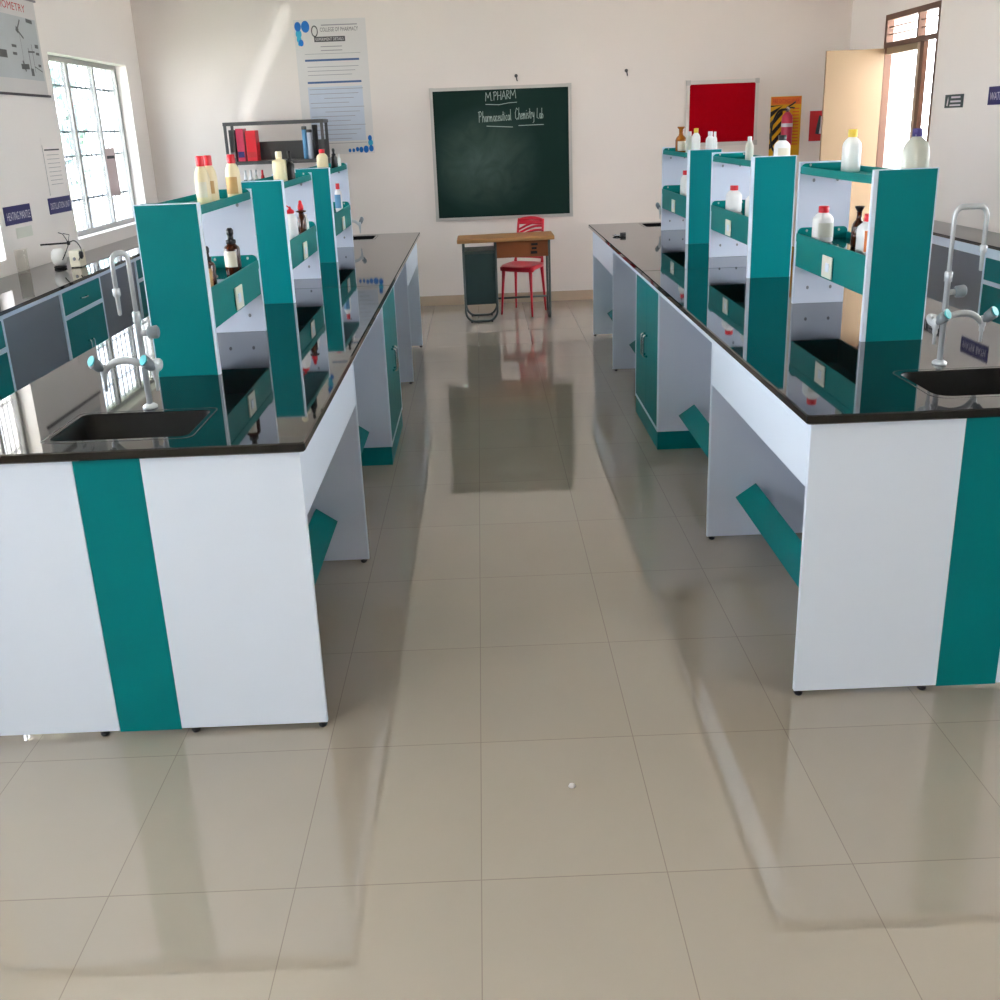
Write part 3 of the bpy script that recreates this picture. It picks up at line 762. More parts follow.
# ------------------------------------------------------------------ things on the walls
def BW(off=0.): return lambda u, v, w: (u, YB-off-w, v)
def LW(off=0.): return lambda u, v, w: (XL+off+w, u, v)
def RW(off=0.): return lambda u, v, w: (XR-off-w, -u, v)       # u = -y
def flat(pl, name, m, parent, rects, th, **k):
    """thin boxes in wall coordinates"""
    bm = new()
    for u0, u1, v0, v1 in rects:
        a = pl(u0, v0, 0); b = pl(u1, v1, th)
        lo = [min(p, q) for p, q in zip(a, b)]; hi = [max(p, q) for p, q in zip(a, b)]
        bx(bm, lo[0], hi[0], lo[1], hi[1], lo[2], hi[2])
    return finish(bm, name, m, parent)
def polys(pl, name, m, parent, shapes, depth):
    bm = new()
    for s in shapes: bm.faces.new([bm.verts.new(pl(u, v, depth)) for u, v in s])
    return finish(bm, name, m, parent)
def texts(pl, name, m, parent, items, depth):
    bm = new()
    for s, u0, u1, v0, v1 in items: text_mesh(bm, s, u0, u1, v0, v1, pl, depth)
    return finish(bm, name, m, parent)
def disc(u, v, ru, rv, n=20): return [(u+ru*math.cos(2*PI*k/n), v+rv*math.sin(2*PI*k/n)) for k in range(n)]

STROKES = {  # simple hand-drawn letters, unit height, (width, polylines)
 'M': (1.0, [[(0,0),(.1,1),(.45,.35),(.85,1),(.95,0)]]), '.': (.35, [[(.1,0),(.16,.04)]]),
 'P': (.7, [[(.1,0),(.15,1)],[(0,.9),(.4,1),(.6,.8),(.45,.55),(.15,.5)]]), 'H': (.75, [[(.05,0),(.1,1)],[(.6,0),(.65,1)],[(.08,.5),(.64,.52)]]),
 'A': (.8, [[(0,0),(.4,1),(.7,0)],[(.15,.38),(.6,.38)]]), 'R': (.7, [[(.1,0),(.12,1),(.5,.9),(.5,.6),(.12,.5),(.62,0)]]),
 'C': (.7, [[(.6,.85),(.35,1),(.08,.6),(.12,.15),(.4,0),(.62,.15)]]), 'L': (.6, [[(.2,1),(.1,.1),(.5,.02)]]),
 'h': (.5, [[(.05,0),(.15,1)],[(.08,.3),(.28,.55),(.38,.4),(.4,0)]]), 'a': (.48, [[(.38,.45),(.15,.5),(.05,.2),(.2,0),(.36,.2),(.38,.5),(.42,0)]]),
 'r': (.36, [[(.05,.5),(.08,0)],[(.08,.3),(.2,.5),(.32,.48)]]), 'm': (.7, [[(.05,.5),(.08,0)],[(.08,.3),(.22,.5),(.3,0)],[(.3,.3),(.45,.5),(.55,0)]]),
 'c': (.4, [[(.34,.42),(.15,.5),(.05,.2),(.18,0),(.36,.1)]]), 'e': (.42, [[(.06,.22),(.34,.3),(.25,.5),(.08,.4),(.06,.1),(.2,0),(.38,.1)]]),
 'u': (.46, [[(.05,.5),(.06,.1),(.2,0),(.36,.2)],[(.36,.5),(.4,0)]]), 't': (.34, [[(.16,.85),(.14,.1),(.28,0)],[(0,.55),(.32,.58)]]),
 'i': (.24, [[(.08,.5),(.1,0)],[(.1,.68),(.12,.71)]]), 'l': (.26, [[(.1,1),(.08,.1),(.2,0)]]),
 's': (.38, [[(.3,.45),(.1,.48),(.1,.3),(.3,.2),(.22,.02),(.04,.06)]]), 'y': (.44, [[(.05,.5),(.1,.15),(.25,.1),(.36,.5)],[(.36,.5),(.3,-.3),(.1,-.4)]]),
 'b': (.44, [[(.1,1),(.06,.05),(.3,.05),(.36,.3),(.22,.45),(.08,.3)]]), ' ': (.5, [])}
def chalk_text(bm, s, u0, u1, v0, v1, th, slope=0.):
    W = sum(STROKES[c][0] for c in s); x = 0; k = (u1-u0)/W; h = v1-v0
    for c in s:
        w, ls = STROKES[c]
        for l in ls:
            pts = [(u0+(x+a)*k, v0+b*h+slope*(x+a)*k) for a, b in l]
            for (a, b), (c2, d) in zip(pts, pts[1:]): stroke(bm, a, b, c2, d, th)
        x += w
def stroke(bm, a, b, c, d, th):
    L = math.hypot(c-a, d-b) or 1e-6; nx, nz = -(d-b)/L*th/2, (c-a)/L*th/2; ex, ez = (c-a)/L*th*.3, (d-b)/L*th*.3
    bm.faces.new([bm.verts.new((p, YB-.0265, q)) for p, q in ((a-ex+nx, b-ez+nz), (c+ex+nx, d+ez+nz), (c+ex-nx, d+ez-nz), (a-ex-nx, b-ez-nz))])

# green chalkboard
bx0, bx1, bz0, bz1 = -.452, .918, .836, 2.078
t = thing('chalkboard', 'large dark green chalkboard in an aluminium frame with chalk handwriting on the far wall', 'chalkboard', (0, 0, 0))
flat(BW(.002), 'writing_surface', 'board', t, [(bx0+.03, bx1-.03, bz0+.03, bz1-.03)], .022)
flat(BW(.002), 'frame', 'alu', t, [(bx0+.02, bx1-.02, bz0, bz0+.03), (bx0+.02, bx1-.02, bz1-.03, bz1), (bx0, bx0+.03, bz0+.02, bz1-.02), (bx1-.03, bx1, bz0+.02, bz1-.02)], .034)
for u in (bx0, bx1-.04):
    for v in (bz0, bz1-.05): flat(BW(.002), 'corner_cap', 'alu', t, [(u-.003, u+.043, v-.003, v+.053)], .012)
def bxz(px, py): return (bx0+(px-431-(py-88)*.035)/141.*(bx1-bx0), bz1-(py-86+(px-500)*.033)/131.8*(bz1-bz0))
bm = new()
u0, v0 = bxz(487, 100); u1, v1 = bxz(517, 91); chalk_text(bm, 'M.PHARM', u0, u1, v0-.005, v0+.072, .0052, .06)
for a, b in (((487, 103.6), (500, 104)), ((500, 104), (510, 102.2)), ((510, 102.2), (518, 101.6))):
    p = bxz(*a); q = bxz(*b); stroke(bm, *p, *q, .0055)
u0, v0 = bxz(480, 121); u1, _ = bxz(513, 121); chalk_text(bm, 'Pharmaceutical', u0, u1, v0, v0+.098, .0048, .03)
u0, _ = bxz(516.5, 121); u1, _ = bxz(536, 121); chalk_text(bm, 'Chemistry', u0, u1, v0+.012, v0+.118, .0048, .05)
u0, _ = bxz(538, 121); u1, _ = bxz(545, 121); chalk_text(bm, 'Lab', u0, u1, v0+.014, v0+.11, .0048)
for a, b in (((488, 124.6), (514, 125.6)), ((520, 124.2), (545, 123.2))):
    p = bxz(*a); q = bxz(*b); stroke(bm, *p, *q, .006)
finish(bm, 'chalk_writing', 'chalk', t)

# red notice board
rx0, rx1, rz0, rz1 = 2.035, 2.735, 1.452, 2.058
t = thing('notice_board', 'red felt notice board in a white metal frame on the far wall', 'notice board')
flat(BW(.002), 'felt_panel', 'redfelt', t, [(rx0+.025, rx1-.025, rz0+.03, rz1-.03)], .016)
flat(BW(.002), 'frame', 'frame_pale', t, [(rx0+.02, rx1-.02, rz0, rz0+.035), (rx0+.02, rx1-.02, rz1-.035, rz1), (rx0, rx0+.03, rz0+.02, rz1-.02), (rx1-.03, rx1, rz0+.02, rz1-.02)], .026)
for u in (rx0, rx1-.035):
    for v in (rz0, rz1-.04): flat(BW(.002), 'corner_cap', 'alu', t, [(u-.003, u+.038, v-.003, v+.043)], .030)

# poster of experiments with blue bubble corners
px0, px1, pz0, pz1 = -1.697, -1.018, 1.512, 2.724
t = thing('wall_poster', 'tall white printed poster with blue dotted corners on the far wall, left of the chalkboard', 'poster')
flat(BW(.001), 'sheet', 'paper', t, [(px0, px1, pz0, pz1)], .003)
PW, PH = px1-px0, pz1-pz0
def pu(f): return px0+PW*f
def pv(f): return pz1-PH*f
def dd(u, v, r, n=18): return disc(pu(u), pv(v), r*SX, r, n)
P_ = BW(.0045)
polys(P_, 'corner_print', 'blue2', t, [dd(.06, .10, .038), dd(.06, .14, .03), dd(.06, .172, .018)], .0004)
polys(P_, 'corner_print', 'blue1', t, [dd(.160, .050, .052), dd(.055, .048, .042)], .0006)
polys(P_, 'corner_print', 'blue1', t, [dd(.085, .165, .030)], .0007)
polys(P_, 'corner_print', 'blue2', t, [dd(.95, .92, .032)], .0004)
polys(P_, 'corner_print', 'blue1', t, [dd(.945, .885, .026), dd(.955, .965, .03), dd(.88, .97, .034), dd(.81, .972, .027), dd(.755, .968, .022), dd(.70, .975, .018), dd(.645, .975, .018)], .0006)
polys(P_, 'emblem', 'ink', t, [disc(pu(.283)+.036*SX*math.cos(a*PI/12), pv(.085)+.045*math.sin(a*PI/12), .006, .006, 8) for a in range(24)], .0006)
texts(P_, 'heading', 'ink', t, [('COLLEGE OF PHARMACY', pu(.36), pu(.89), pv(.09), pv(.06))], .0006)
flat(P_, 'heading_line', 'ink_grey', t, [(pu(.38), pu(.88), pv(.047), pv(.039))], .0005)
flat(P_, 'title_bar', 'ink', t, [(pu(.27), pu(.70), pv(.163), pv(.125))], .0006)
texts(BW(.0053), 'title', 'paper', t, [('EXPERIMENT DETAILS', pu(.29), pu(.68), pv(.155), pv(.133))], .0005)
flat(P_, 'print_lines', 'ink_grey', t, [(pu(.35), pu(.65), pv(.200+.028*k), pv(.194+.028*k)) for k in range(2)]+[(pu(.12), pu(.90), pv(.250), pv(.247))]+
     [(pu(.14), pu(.86-.05*(k % 3)), pv(.345+.030*k), pv(.341+.030*k)) for k in range(3)]+[(pu(.14+.2*(k == 2 or k == 5)), pu(.9-.07*(k % 4)), pv(.51+.034*k), pv(.506+.034*k)) for k in range(13)], .0005)
flat(P_, 'blue_rule', 'ink_blue', t, [(pu(.115), pu(.875), pv(.302), pv(.287)), (pu(.125), pu(.885), pv(.465), pv(.45))], .0007)
flat(BW(.0042), 'table_shading', 'paper_b', t, [(pu(.12), pu(.89), pv(.90), pv(.49))], .0002)

# fire extinguisher and its poster
ex0, ex1, ez0, ez1 = 2.865, 3.165, 1.335, 1.885
t = thing('safety_poster', 'yellow fire safety poster with black hazard stripes behind the fire extinguisher', 'poster')
flat(BW(.001), 'sheet', 'yellow', t, [(ex0, ex1, ez0, ez1)], .003)
flat(BW(.0042), 'heading_band', 'orange', t, [(ex0+.005, ex1-.005, ez1-.075, ez1-.005)], .0004)
texts(BW(.0047), 'heading', 'posterred', t, [('FIRE EXTINGUISHER', ex0+.02, ex1-.02, ez1-.06, ez1-.025)], .0004)
st = []
for k in range(5):
    v = ez0+.09+k*.10; st.append([(ex0, v-.035), (ex0+.12, v+.10), (ex0+.12, v+.15), (ex0, v+.02)])
st = [[(u, min(w, ez1-.08)) for u, w in s] for s in st]
polys(BW(.0042), 'hazard_stripes', 'black', t, st, .0005)
flat(BW(.0042), 'text_lines', 'orange', t, [(ex1-.085, ex1-.02, ez1-.12-.03*k, ez1-.108-.03*k) for k in range(12)], .0004)
t = thing('fire_extinguisher', 'red fire extinguisher with a black hose hanging in front of the yellow poster', 'fire extinguisher', (3.005, YB-.10, 1.43))
K = dict(sx=SX)
bm = new(); lathe(bm, [(.05, 0), (.066, .01), (.07, .03), (.07, .24), (.064, .275), (.04, .30), (.024, .312)], 28); finish(bm, 'cylinder', 'extred', t, **K)
bm = new(); lathe(bm, [(.0705, .175), (.0712, .178), (.0712, .205), (.0705, .208)], 28); finish(bm, 'band', 'sign_w', t, **K)
bm = new(); lathe(bm, [(.020, .31), (.024, .318), (.024, .35), (.014, .36)], 16); lathe(bm, [(.016, -.012), (.02, -.008), (.02, .008), (.016, .012)], 14, (0, -.03, .335))
finish(bm, 'valve', 'chrome', t, **K)
bm = new(); tube(bm, [(-.01, 0, .352), (.05, 0, .375), (.10, 0, .40)], .008, 8); tube(bm, [(-.01, 0, .345), (.05, 0, .35), (.09, 0, .345)], .007, 8); finish(bm, 'lever', 'black', t, **K)
bm = new(); tube(bm, arc_path([(-.02, 0, .335), (-.12, -.01, .33), (-.205, -.01, .20), (-.205, -.01, .02), (-.15, -.01, -.06)], .09, 7), .012, 10); lathe(bm, [(.012, 0), (.02, .02), (.02, .06), (.012, .07)], 12, (-.15, -.01, -.12)); finish(bm, 'hose', 'black', t, **K)
simple('wall_bracket', 'black', t, (-.03, .03, (.05), .1003, .20, .24), sx=SX)
t = thing('safety_sign', 'red sign with a white and grey extinguisher picture beside the open door', 'sign')
flat(BW(.001), 'sheet', 'posterred', t, [(3.253, 3.50, 1.462, 1.742)], .003)
flat(BW(.004), 'border', 'sign_w', t, [(3.253, 3.50, 1.742, 1.748), (3.253, 3.50, 1.456, 1.462), (3.249, 3.253, 1.456, 1.748), (3.50, 3.504, 1.456, 1.748)], .0006)
polys(BW(.0042), 'picture', 'sign_dk', t, [[(3.315, 1.53), (3.36, 1.52), (3.372, 1.60), (3.36, 1.70), (3.345, 1.70), (3.325, 1.60)]], .0005)
polys(BW(.0042), 'picture_highlight', 'sign_w', t, [[(3.352, 1.53), (3.375, 1.53), (3.382, 1.6), (3.37, 1.69), (3.362, 1.69), (3.36, 1.60)]], .0008)

# poster of an apparatus on the left wall
ly0, ly1, lz0, lz1 = 7.40, 8.472, 2.047, 2.685
t = thing('apparatus_poster', 'framed grey instrument chart with red heading high on the left wall beside the window', 'poster')
flat(LW(.002), 'sheet', 'paper', t, [(ly0, ly1, lz0, lz1)], .003)
flat(LW(.002), 'batten', 'ink', t, [(ly0-.02, ly1+.02, lz0-.012, lz0+.004)], .014)
flat(LW(.002), 'top_batten', 'ink_grey', t, [(ly0-.02, ly1+.02, lz1-.004, lz1+.010)], .014)
flat(LW(.0052), 'picture', 'picgrey', t, [(ly0+.03, ly1-.03, lz0+.10, lz1-.125)], .0005)
texts(LW(.0055), 'heading', 'posterred', t, [('POTENTIOMETRY', ly0+.10, ly1-.18, lz1-.09, lz1-.04)], .0005)
bm = new(); Q = LW(.006)
def seg(a, b, c, d, w):
    L = math.hypot(c-a, d-b); nx, nz = -(d-b)/L*w/2, (c-a)/L*w/2
    bm.faces.new([bm.verts.new(Q(p, q, .0004)) for p, q in ((a+nx, b+nz), (c+nx, d+nz), (c-nx, d-nz), (a-nx, b-nz))])
for s_ in ((8.09, 2.47, 8.16, 2.54, .014), (8.09, 2.47, 8.18, 2.42, .014), (8.07, 2.48, 8.11, 2.46, .035), (8.12, 2.45, 8.12, 2.2, .004), (8.23, 2.36, 8.23, 2.22, .008), (8.30, 2.39, 8.30, 2.2, .006), (8.22, 2.335, 8.34, 2.34, .012),
           (8.06, 2.23, 8.20, 2.235, .035), (8.22, 2.20, 8.27, 2.20, .05), (8.30, 2.24, 8.43, 2.21, .007), (8.10, 2.27, 8.13, 2.20, .02), (8.36, 2.38, 8.42, 2.38, .025), (8.36, 2.33, 8.42, 2.33, .018), (8.37, 2.25, 8.42, 2.25, .018), (7.95, 2.36, 8.03, 2.36, .018), (7.95, 2.31, 8.02, 2.31, .018), (8.27, 2.545, 8.38, 2.54, .025),
           (7.55, 2.3, 7.85, 2.3, .05), (7.7, 2.3, 7.7, 2.5, .01)): seg(*s_)
finish(bm, 'drawing', 'picdark', t)

# lettered signs and paper notices on the side walls
def sign(label, pl, u0, u1, v0, v1, bg, words, band=None):
    t = thing('wall_sign', label, 'sign')
    flat(pl(.001), 'plate', bg, t, [(u0, u1, v0, v1)], .004)
    texts(pl(.005), 'lettering', 'sign_w', t, words, .0006)
    return t
sign('blue sign with white words, left one of two low on the left wall', LW, 7.335, 7.775, 1.197, 1.318, 'navy', [('HEATING MANTLE', 7.37, 7.755, 1.225, 1.278)])
sign('blue sign with white words, right one of two on the left wall beside the window', LW, 8.12, 8.556, 1.213, 1.328, 'navy', [('DISTILLATION UNIT', 8.15, 8.535, 1.245, 1.292)])
t = thing('wall_sign', 'small dark green sign with a pale symbol on the right wall by the doorway', 'sign')
flat(RW(.001), 'plate', 'sign_dk', t, [(-8.55, -8.232, 1.718, 1.812)], .004)
flat(RW(.005), 'print_lines', 'sign_w', t, [(-8.44, -8.28, 1.785, 1.798), (-8.45, -8.27, 1.756, 1.769), (-8.46, -8.27, 1.730, 1.741)], .0006)
polys(RW(.005), 'symbol', 'sign_w', t, [[(-8.515, 1.735), (-8.495, 1.73), (-8.485, 1.77), (-8.495, 1.80), (-8.505, 1.77)]], .0006)
sign('blue sign with white words on the right wall at the photo edge', RW, -7.828, -7.385, 1.726, 1.846, 'navy', [('WATER BATH', -7.80, -7.42, 1.757, 1.808)])
t = thing('paper_notice', 'tall pale paper notice on the left wall above the right blue sign', 'notice')
flat(LW(.001), 'sheet', 'wall_side', t, [(8.18, 8.535, 1.345, 1.755)], .002); flat(LW(.0032), 'rule', 'ink', t, [(8.21, 8.50, 1.662, 1.672)], .0004)
flat(LW(.0032), 'print_lines', 'ink_grey', t, [(8.24, 8.48, 1.63-.03*k, 1.633-.03*k) for k in range(8)], .0003); flat(LW(.0031), 'side_line', 'ink_grey', t, [(8.18, 8.186, 1.345, 1.70)], .0004)
t = thing('paper_notice', 'narrow paper notice hanging on the bars of the far left window', 'notice')
flat(lambda u, v, w: (XL-.0995+w, u, v), 'sheet', 'notice', t, [(9.83, 10.09, 1.245, 1.655)], .002)
flat(lambda u, v, w: (XL-.0972+w, u, v), 'rule', 'ink', t, [(9.86, 10.06, 1.565, 1.59)], .0005)
t = thing('paper_notice', 'small cream paper under the left blue sign on the left wall', 'notice')
flat(LW(.001), 'sheet', 'socket', t, [(7.48, 7.75, 1.10, 1.17)], .002)
# hooks in the far wall
for u, v, w in ((.39, 2.163, 'above the chalkboard'), (1.452, 2.172, 'right of and above the chalkboard')):
    t = thing('wall_hook', f'small dark wall hook {w}', 'hook', (u, YB, v), 'hooks in the far wall')
    bm = new(); lathe(bm, [(.016, 0), (.016, .006), (.008, .01)], 12); bmesh.ops.rotate(bm, cent=(0, 0, 0), matrix=Matrix.Rotation(PI/2, 3, 'X'), verts=bm.verts); finish(bm, 'plate', 'darkmetal', t)
    bm = new(); tube(bm, arc_path([(0, -.005, 0), (0, -.04, -.005), (.005, -.04, -.04), (.01, -.02, -.045)], .015), .006, 8); finish(bm, 'hook_arm', 'darkmetal', t)

# ------------------------------------------------------------------ teacher's desk and chair
KY = .10
t = thing('teacher_desk', 'small desk with wooden top, dark green drawer unit and tubular legs below the chalkboard', 'desk', (.215, 9.95, 0))
K = dict(ky=KY)
w0, w1, dY0, dY1 = -.445, .445, -.20, .245
bm = new(); bx(bm, w0, w1, dY0, dY1, .722, .758, bev=.008); finish(bm, 'desktop', 'wood', t, **K)
bm = new(); bx(bm, -.10, .385, dY0+.04, dY0+.055, .575, .721); finish(bm, 'front_panel', 'woodbrown', t, **K)
bm = new(); bx(bm, .225, .285, dY0+.0385, dY0+.0398, .60, .625); bx(bm, .235, .28, dY0+.0385, dY0+.0398, .64, .66); bx(bm, .23, .29, dY0+.0385, dY0+.0398, .675, .695); finish(bm, 'painted_mark', 'black', t, **K)
bm = new(); bx(bm, -.385, -.105, dY0+.03, dY1-.04, .165, .625, bev=.006); o = finish(bm, 'drawer_unit', 'deskgreen', t, **K)
bm = new(); bx(bm, -.388, -.102, dY0+.025, dY1-.035, .6255, .65); finish(bm, 'unit_lid', 'desktube', t, **K)
r = .011
for y in (dY0+.03, dY1-.06):
    bm = new(); tube(bm, arc_path([(-.392, y, .72), (-.392, y, .07), (-.34, y, r), (-.15, y, r), (-.098, y, .07), (-.098, y, .72)], .04, 5), r, 10)
    finish(bm, 'leg_frame', 'desktube', t, **K)
bm = new(); tube(bm, arc_path([(.395, dY0+.03, .72), (.395, dY0+.03, r), (.395, dY1-.04, r), (.395, dY1-.04, .72)], .07, 6), r, 10); finish(bm, 'side_leg_frame', 'desktube', t, **K)
bm = new(); tube(bm, [(-.095, dY1-.04, .155), (.395, dY1-.04, .155)], r*.9, 10); finish(bm, 'foot_rail', 'desktube', t, **K)
for x in (-.34, -.15):
    for y in (dY0+.03, dY1-.06):
        bm = new(); lathe(bm, [(.008, 0), (.009, .012)], 8, (x, y, -.0)); finish(bm, 'foot_cap', 'black', t, **K)

t = thing('plastic_chair', 'red moulded plastic chair with slotted back behind the desk', 'chair', (.378, 10.215, 0))
rz = math.radians(-28); K = dict(sx=SX, rot=rz)
# seat shell (a sagging grid with rolled edges)
bm = new(); n = 10; G = []
for i in range(n+1):
    row = []
    for j in range(n+1):
        u = i/n*2-1; v = j/n*2-1
        x = .225*u*(1-.10*v*v*(v > 0)); y = .215*v*(1-.06*u*u)
        z = .465-.018*(1-u*u)*(1-v*v)-.022*max(0, -v-.6)*2.0
        row.append(bm.verts.new((x, y, z)))
    G.append(row)
for i in range(n):
    for j in range(n): f = bm.faces.new((G[i][j], G[i+1][j], G[i+1][j+1], G[i][j+1])); f.smooth = True
o = finish(bm, 'seat', 'redchair', t, **K)
md = o.modifiers.new('thick', 'SOLIDIFY'); md.thickness = .034
# legs, splayed and tapered
for sx_, sy in ((-1, -1), (1, -1), (1, 1), (-1, 1)):
    bm = new(); a = Vector((.185*sx_, .175*sy, .455)); b = Vector((.215*sx_, .215*sy, .003))
    tube(bm, [a, a.lerp(b, .35), b], .018, 10, [.026, .018, .012]); finish(bm, 'leg', 'redchair', t, **K)
# back: two uprights, a top band and slanted slats with gaps
def bp(u, h): return Vector((.19*u*(1-.10*h), .205+.10*h+.035*(1-u*u)-.02, .46+.40*h))
bm = new()
for s in (-1, 1): tube(bm, [bp(s, k/10) for k in range(11)], .016, 10, [.022]+[.016]*10)
tube(bm, arc_path([bp(-1, .96), bp(-.5, 1.0), bp(0, 1.01), bp(.5, 1.0), bp(1, .96)], .05), .018, 10)
tube(bm, [bp(u/5, .12) for u in range(-5, 6)], .014, 8)
fr = finish(bm, 'back_frame', 'redchair', t, **K)
bm = new()
for k in range(8):
    h = .2+.09*k; pts = [bp(-1+2*q/10, min(.98, max(.1, h+.06*math.sin(q/10*PI)-.1+.2*q/10))) for q in range(11)]
    tube(bm, pts, .012, 8)
finish(bm, 'back_slats', 'redchair', fr, **K)
bm = new()
for k in range(5):
    pts = [bp(-1+2*q/10, .93-.035*k) for q in range(11)]; 
    if k < 2: tube(bm, pts, .013, 8)
finish(bm, 'back_band', 'redchair', fr, **K)

# ------------------------------------------------------------------ steel storage rack by the far wall
sx0, sx1, sy0, sy1 = -2.345, -1.425, 10.32, 10.66
t = thing('storage_rack', 'dark grey slotted steel rack with open shelves against the far wall', 'rack')
def post(x, y):
    bm = new(); bx(bm, x, x+.028, y, y+.004, 0, 1.835); bx(bm, x, x+.004, y+.004, y+.038, 0, 1.835); finish(bm, 'post', 'darkmetal', t)
for x in (sx0, sx1-.028):
    for y in (sy0, sy1-.038): post(x, y)
def shelf(z, d=.03): return simple('shelf', 'darkmetal', t, (sx0+.003, sx1-.003, sy0+.005, sy1-.005, z-.003, z), (sx0+.003, sx1-.003, sy0-.003, sy0, z-d, z), (sx0+.003, sx1-.003, sy1, sy1+.003, z-d, z))
for z in (.25, .70, 1.20, 1.488): shelf(z)
bm = new()
bx(bm, sx0, sx1, sy0-.004, sy0, 1.805, 1.835); bx(bm, sx0, sx1, sy1, sy1+.004, 1.805, 1.835)
bx(bm, sx0-.004, sx0, sy0, sy1, 1.805, 1.835); bx(bm, sx1, sx1+.004, sy0, sy1, 1.805, 1.835); finish(bm, 'top_rail', 'darkmetal', t)
simple('back_guard', 'darkmetal', t, (sx0+.03, sx1-.03, sy1-.012, sy1-.008, 1.489, 1.655), (sx0+.03, sx1-.03, sy1-.018, sy1-.012, 1.58, 1.592))
SZ = 1.4885
def carton(label, x, y, w, d, h, m, band, lean=0.):
    t = thing('carton', label, 'box', (x, y, SZ), 'cartons and files on the steel rack')
    bm = new(); bx(bm, -w/2, w/2, -d/2, d/2, 0, h, bev=.003); finish(bm, 'sleeve', m, t)
    bm = new(); bx(bm, -w/2+.006, w/2-.006, -d/2-.0008, -d/2-.0001, h*.12, h*.3); finish(bm, 'printed_band', band, t)
carton('dark file standing at the left end of the steel rack shelf', -2.29, 10.47, .05, .2, .28, 'picdark', 'ink_grey')
carton('pink-red carton beside the dark file on the steel rack shelf', -2.215, 10.45, .07, .16, .29, 'extred', 'navy')
carton('bright red carton on the steel rack shelf, right of the pink-red one', -2.115, 10.45, .095, .16, .27, 'red', 'posterred')
for x, w, h, m, lab in ((-1.62, .045, .29, 'label_blue', 'slim blue-grey cylinder standing on the steel rack shelf'), (-1.575, .05, .26, 'paper_b', 'pale grey cylinder beside the blue-grey one on the steel rack shelf'), (-1.52, .05, .30, 'black', 'black cylinder at the right end of the steel rack shelf')):
    t = thing('document_tube', lab, 'tube', (x, 10.42, SZ), 'tubes on the steel rack')
    bm = new(); lathe(bm, [(w/2/SX, 0), (w/2/SX, h*.9)], 18); finish(bm, 'barrel', m, t, sx=SX)
    bm = new(); lathe(bm, [(w/2/SX*1.06, h*.9), (w/2/SX*1.06, h*.985), (w/2/SX*.9, h)], 18); finish(bm, 'end_cap', 'darkmetal' if m != 'black' else 'black', t, sx=SX)
first = None
for k, (x, m, lab) in enumerate(((-2.21, 'hdpe', 'first from the left'), (-2.16, 'hdpe', 'second from the left'), (-2.11, 'hdpe_clear', 'third from the left'), (-2.05, 'red', 'red one at the right'))):
    bottle('vial', f'small vial on the lower shelf of the steel rack, {lab}', (x, 10.42, 1.2005), .036, .205, 'tall', m if m != 'red' else 'posterred', 'hdpe' if m != 'red' else 'red', ('ink_grey', .1, .6), 'vials on the lower shelf of the steel rack')

# ------------------------------------------------------------------ light
w = bpy.data.worlds.new('sky'); scene.world = w; w.use_nodes = True
nt = w.node_tree; bg = nt.nodes['Background']
tc = nt.nodes.new('ShaderNodeTexCoord'); sp = nt.nodes.new('ShaderNodeSeparateXYZ'); nt.links.new(tc.outputs['Generated'], sp.inputs[0])
rp = nt.nodes.new('ShaderNodeValToRGB'); nt.links.new(sp.outputs[2], rp.inputs[0])
rp.color_ramp.elements[0].color = (.92, .96, 1.03, 1); rp.color_ramp.elements[1].color = (.80, .91, 1.04, 1)
nt.links.new(rp.outputs[0], bg.inputs[0]); bg.inputs[1].default_value = 10.0
sl = bpy.data.lights.new('sun', 'SUN'); sl.energy = 68; sl.angle = .01; sl.color = (1, .99, .98)
so = bpy.data.objects.new('sun', sl); COL.objects.link(so); so.location = (0, -20, 30)
so.rotation_euler = Vector((-.06, .55, -.8)).to_track_quat('-Z', 'Y').to_euler()
def portal(loc, rot, sx, sy):
    l = bpy.data.lights.new('portal', 'AREA'); l.shape = 'RECTANGLE'; l.size = sx; l.size_y = sy; l.cycles.is_portal = True
    o = bpy.data.objects.new('window_portal', l); COL.objects.link(o); o.location = loc; o.rotation_euler = rot
for a, b, za, zb in LWIN: portal((XL-WT-.02, (a+b)/2, (za+zb)/2), (0, -PI/2, 0), zb-za, b-a)
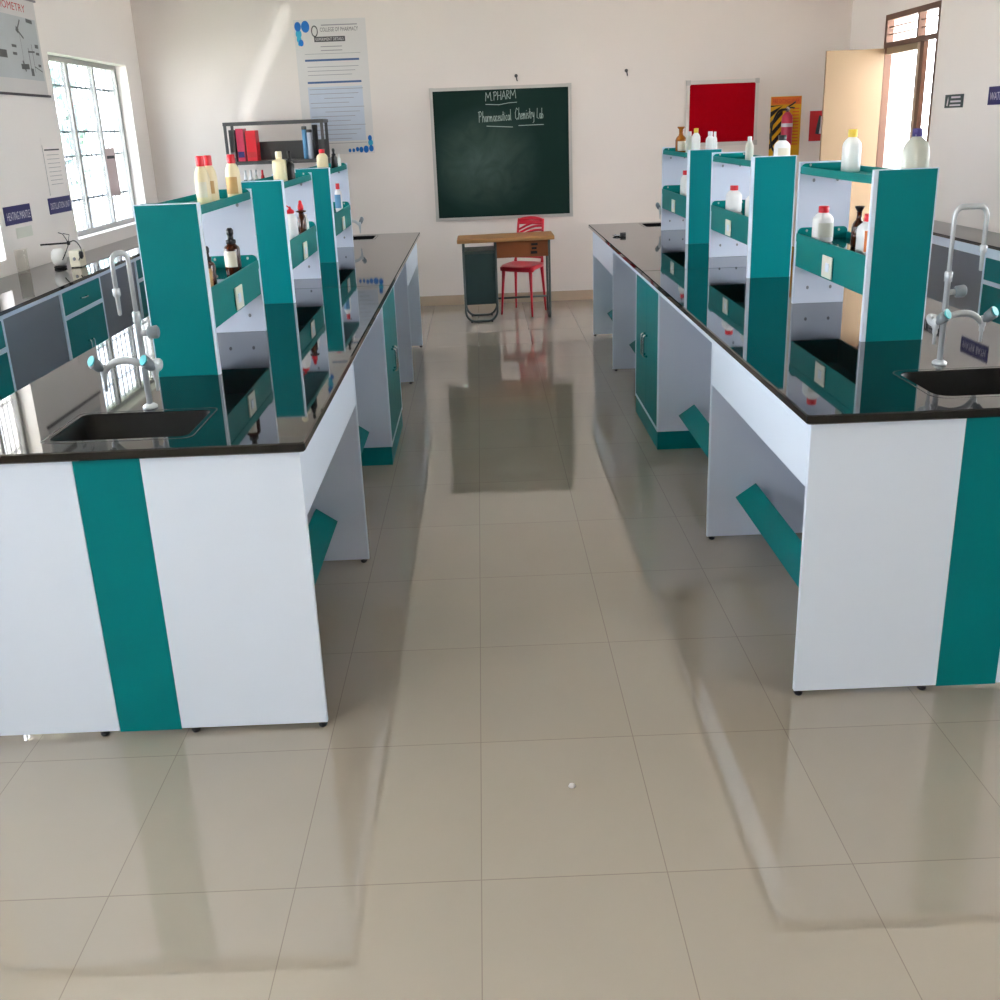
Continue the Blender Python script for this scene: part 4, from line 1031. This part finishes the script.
for a, b, za, zb in RWIN_ADDED: portal((XR+WT+.02, (a+b)/2, (za+zb)/2), (0, PI/2, 0), zb-za, b-a)
portal((XR+WT+.02, (DY0+DY1)/2, DZT/2), (0, PI/2, 0), DZT, DY1-DY0)

al = bpy.data.lights.new('reflected sunlight', 'AREA'); al.shape = 'RECTANGLE'; al.size = .08; al.size_y = 1.05; al.spread = math.radians(2.2); al.energy = .24; al.color = (1, .98, .95)
ao = bpy.data.objects.new('reflected_sunlight', al); COL.objects.link(ao)
S_ = Vector((-4.6, 8.2, 1.55)); D_ = (Vector((-1.98, YB, 2.42))-S_).normalized(); Yv = Vector((.47, 0, .88)); Yv = (Yv-D_*Yv.dot(D_)).normalized(); Xv = Yv.cross(-D_)
ao.matrix_world = Matrix(((Xv.x, Yv.x, -D_.x, S_.x), (Xv.y, Yv.y, -D_.y, S_.y), (Xv.z, Yv.z, -D_.z, S_.z), (0, 0, 0, 1)))

# ------------------------------------------------------------------ camera
cam = bpy.data.cameras.new('camera'); co = bpy.data.objects.new('camera', cam); COL.objects.link(co); scene.camera = co
cam.sensor_width = 36; cam.lens = 36*1.04923; cam.clip_start = .05
pi_, ya_, ro_ = .3414, .0072, -.0386
def ray(a, b, d):
    cr, sr = math.cos(ro_), math.sin(ro_); x = cr*a-sr*b; u = sr*a+cr*b
    c, s = math.cos(pi_), math.sin(pi_); y = c*d+s*u; z = -s*d+c*u
    c, s = math.cos(ya_), math.sin(ya_); return Vector((c*x+s*y, -s*x+c*y, z))
R, U, F = ray(1, 0, 0), ray(0, 1, 0), ray(0, 0, 1)
co.matrix_world = Matrix(((R.x, U.x, -F.x, 0), (R.y, U.y, -F.y, 0), (R.z, U.z, -F.z, 1.7058), (0, 0, 0, 1)))

scene.view_settings.view_transform = 'Standard'
scene.view_settings.look = 'None'
scene.view_settings.exposure = .74
scene.cycles.use_denoising = True
scene.cycles.max_bounces = 12; scene.cycles.diffuse_bounces = 8; scene.cycles.glossy_bounces = 5
scene.cycles.sample_clamp_indirect = 8
